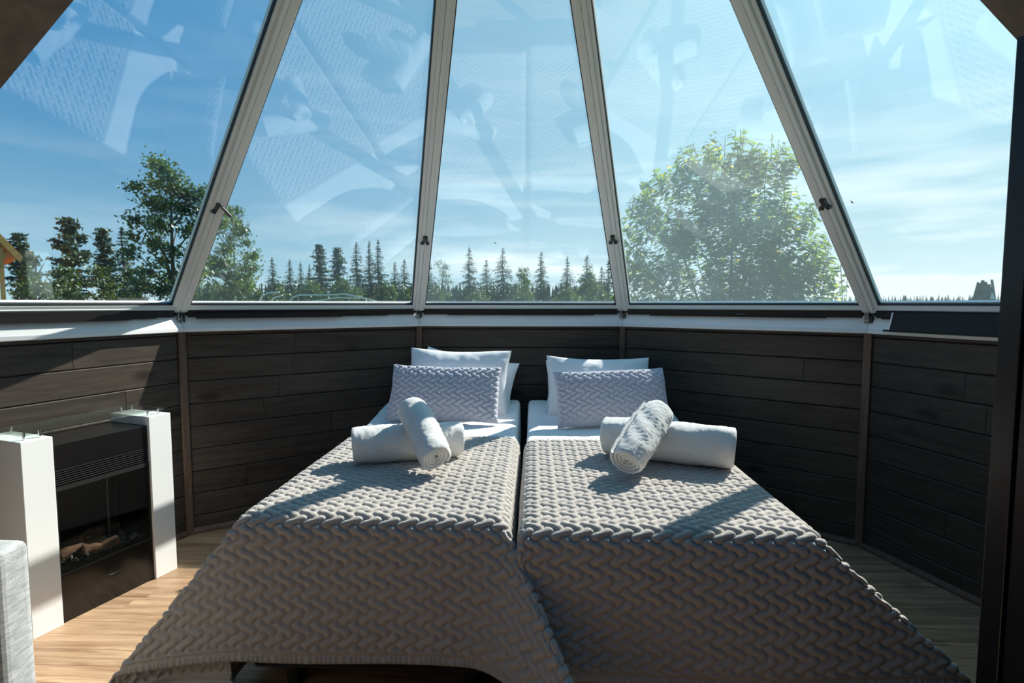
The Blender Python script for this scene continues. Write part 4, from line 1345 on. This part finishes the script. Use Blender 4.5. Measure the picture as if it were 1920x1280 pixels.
# pale curved rails outside the second window
rl = [[(-6.96, 12, gz), (-6.94, 12, 1.237), (-6.86, 12, 1.40), (-6.72, 12, 1.485), (-6.45, 12, 1.52), (-6.40, 12, 1.52)],
      [(-6.82, 12.3, gz), (-6.80, 12.3, 1.22), (-6.70, 12.3, 1.37), (-6.45, 12.3, 1.44)],
      [(-6.18, 12, gz), (-6.17, 12, 1.237), (-6.06, 12, 1.38), (-5.88, 12, 1.44), (-5.14, 12, 1.445), (-4.72, 12, 1.466), (-4.38, 12, 1.40), (-3.84, 12, 1.264), (-3.80, 12, gz)],
      [(-6.05, 12.4, gz), (-6.0, 12.4, 1.25), (-5.0, 12.4, 1.38), (-4.3, 12.4, 1.36), (-3.9, 12.4, gz)]]
for k, P_ in enumerate(rl):
    o = MB().tube(P_, .022, 6).build('handrail', M['rail'])
    setp(o, ['pale bent rail outside the second window, leftmost and tallest', 'pale bent rail just behind the leftmost rail', 'long pale rail with a peak outside the second window', 'low pale rail behind the long peaked rail'][k], 'rail', 'pale rails outside')

# ragged conical hut near the right end
hu = empty('plank_hut', (17.48, 20.0, gz))
setp(hu, 'ragged grey conical hut of planks with a triangular opening, far right', 'hut')
for k in range(26):
    a = 6.283 * k / 26
    if abs((math.degrees(a) - 262 + 180) % 360 - 180) < 9: r0 = 1.0; zlo = 1.2
    hgt = 2.35 + random.uniform(-.15, .25) - (.45 if math.cos(a) < -.72 else 0) - (.2 if math.cos(a) > .8 else 0)
    b0, b1 = Vector((.62 * math.cos(a), .62 * math.sin(a), 0)), Vector((.20 * math.cos(a), .20 * math.sin(a), hgt))
    tdir = Vector((-math.sin(a), math.cos(a), 0))
    rr_ = Vector((math.cos(a), math.sin(a), 0)) * .03
    m_ = MB(); m_.prism([b0 - tdir * .085, b0 + tdir * .085, b0 + tdir * .085 + rr_, b0 - tdir * .085 + rr_], [b1 - tdir * .05, b1 + tdir * .05, b1 + tdir * .05 + rr_, b1 - tdir * .05 + rr_])
    m_.build('plank', M['reed'], hu)
MB().prism([(-.11, -.42, 1.85), (.07, -.42, 1.85), (-.01, -.36, 2.12)], [(-.11, -.40, 1.85), (.07, -.40, 1.85), (-.01, -.34, 2.12)]).build('opening', M['rail'], hu)

# two flies resting on the glass
def fly(loc, lab):
    r = empty('fly', loc); setp(r, lab, 'insect', 'flies on the window glass')
    MB().tube([(-.006, 0, .002), (0, 0, 0), (.006, 0, -.003)], .002, 6, taper=[.0012, .0024, .0012]).build('body', M['insect'], r)
    MB().prism([(0, -.001, .001), (-.009, -.001, .007), (-.004, -.001, .008)], [(0, 0, .001), (-.009, 0, .007), (-.004, 0, .008)]).build('wing', M['insect'], r)


def on_pane(i, x, s):
    am = R_(CORN[i] + 18)
    oh = Vector((math.sin(am), math.cos(am), 0)); ex_ = Vector((math.cos(am), -math.sin(am), 0))
    b0 = Vector((oh.x * apo, oh.y * apo, HG)); es_ = (Vector((0, 0, HA)) - b0).normalized()
    return b0 + ex_ * x + es_ * s


fly(on_pane(2, -.135, .52), 'tiny dark fly on the middle window')
fly(on_pane(4, -.42, .62), 'small dark fly on the rightmost window')
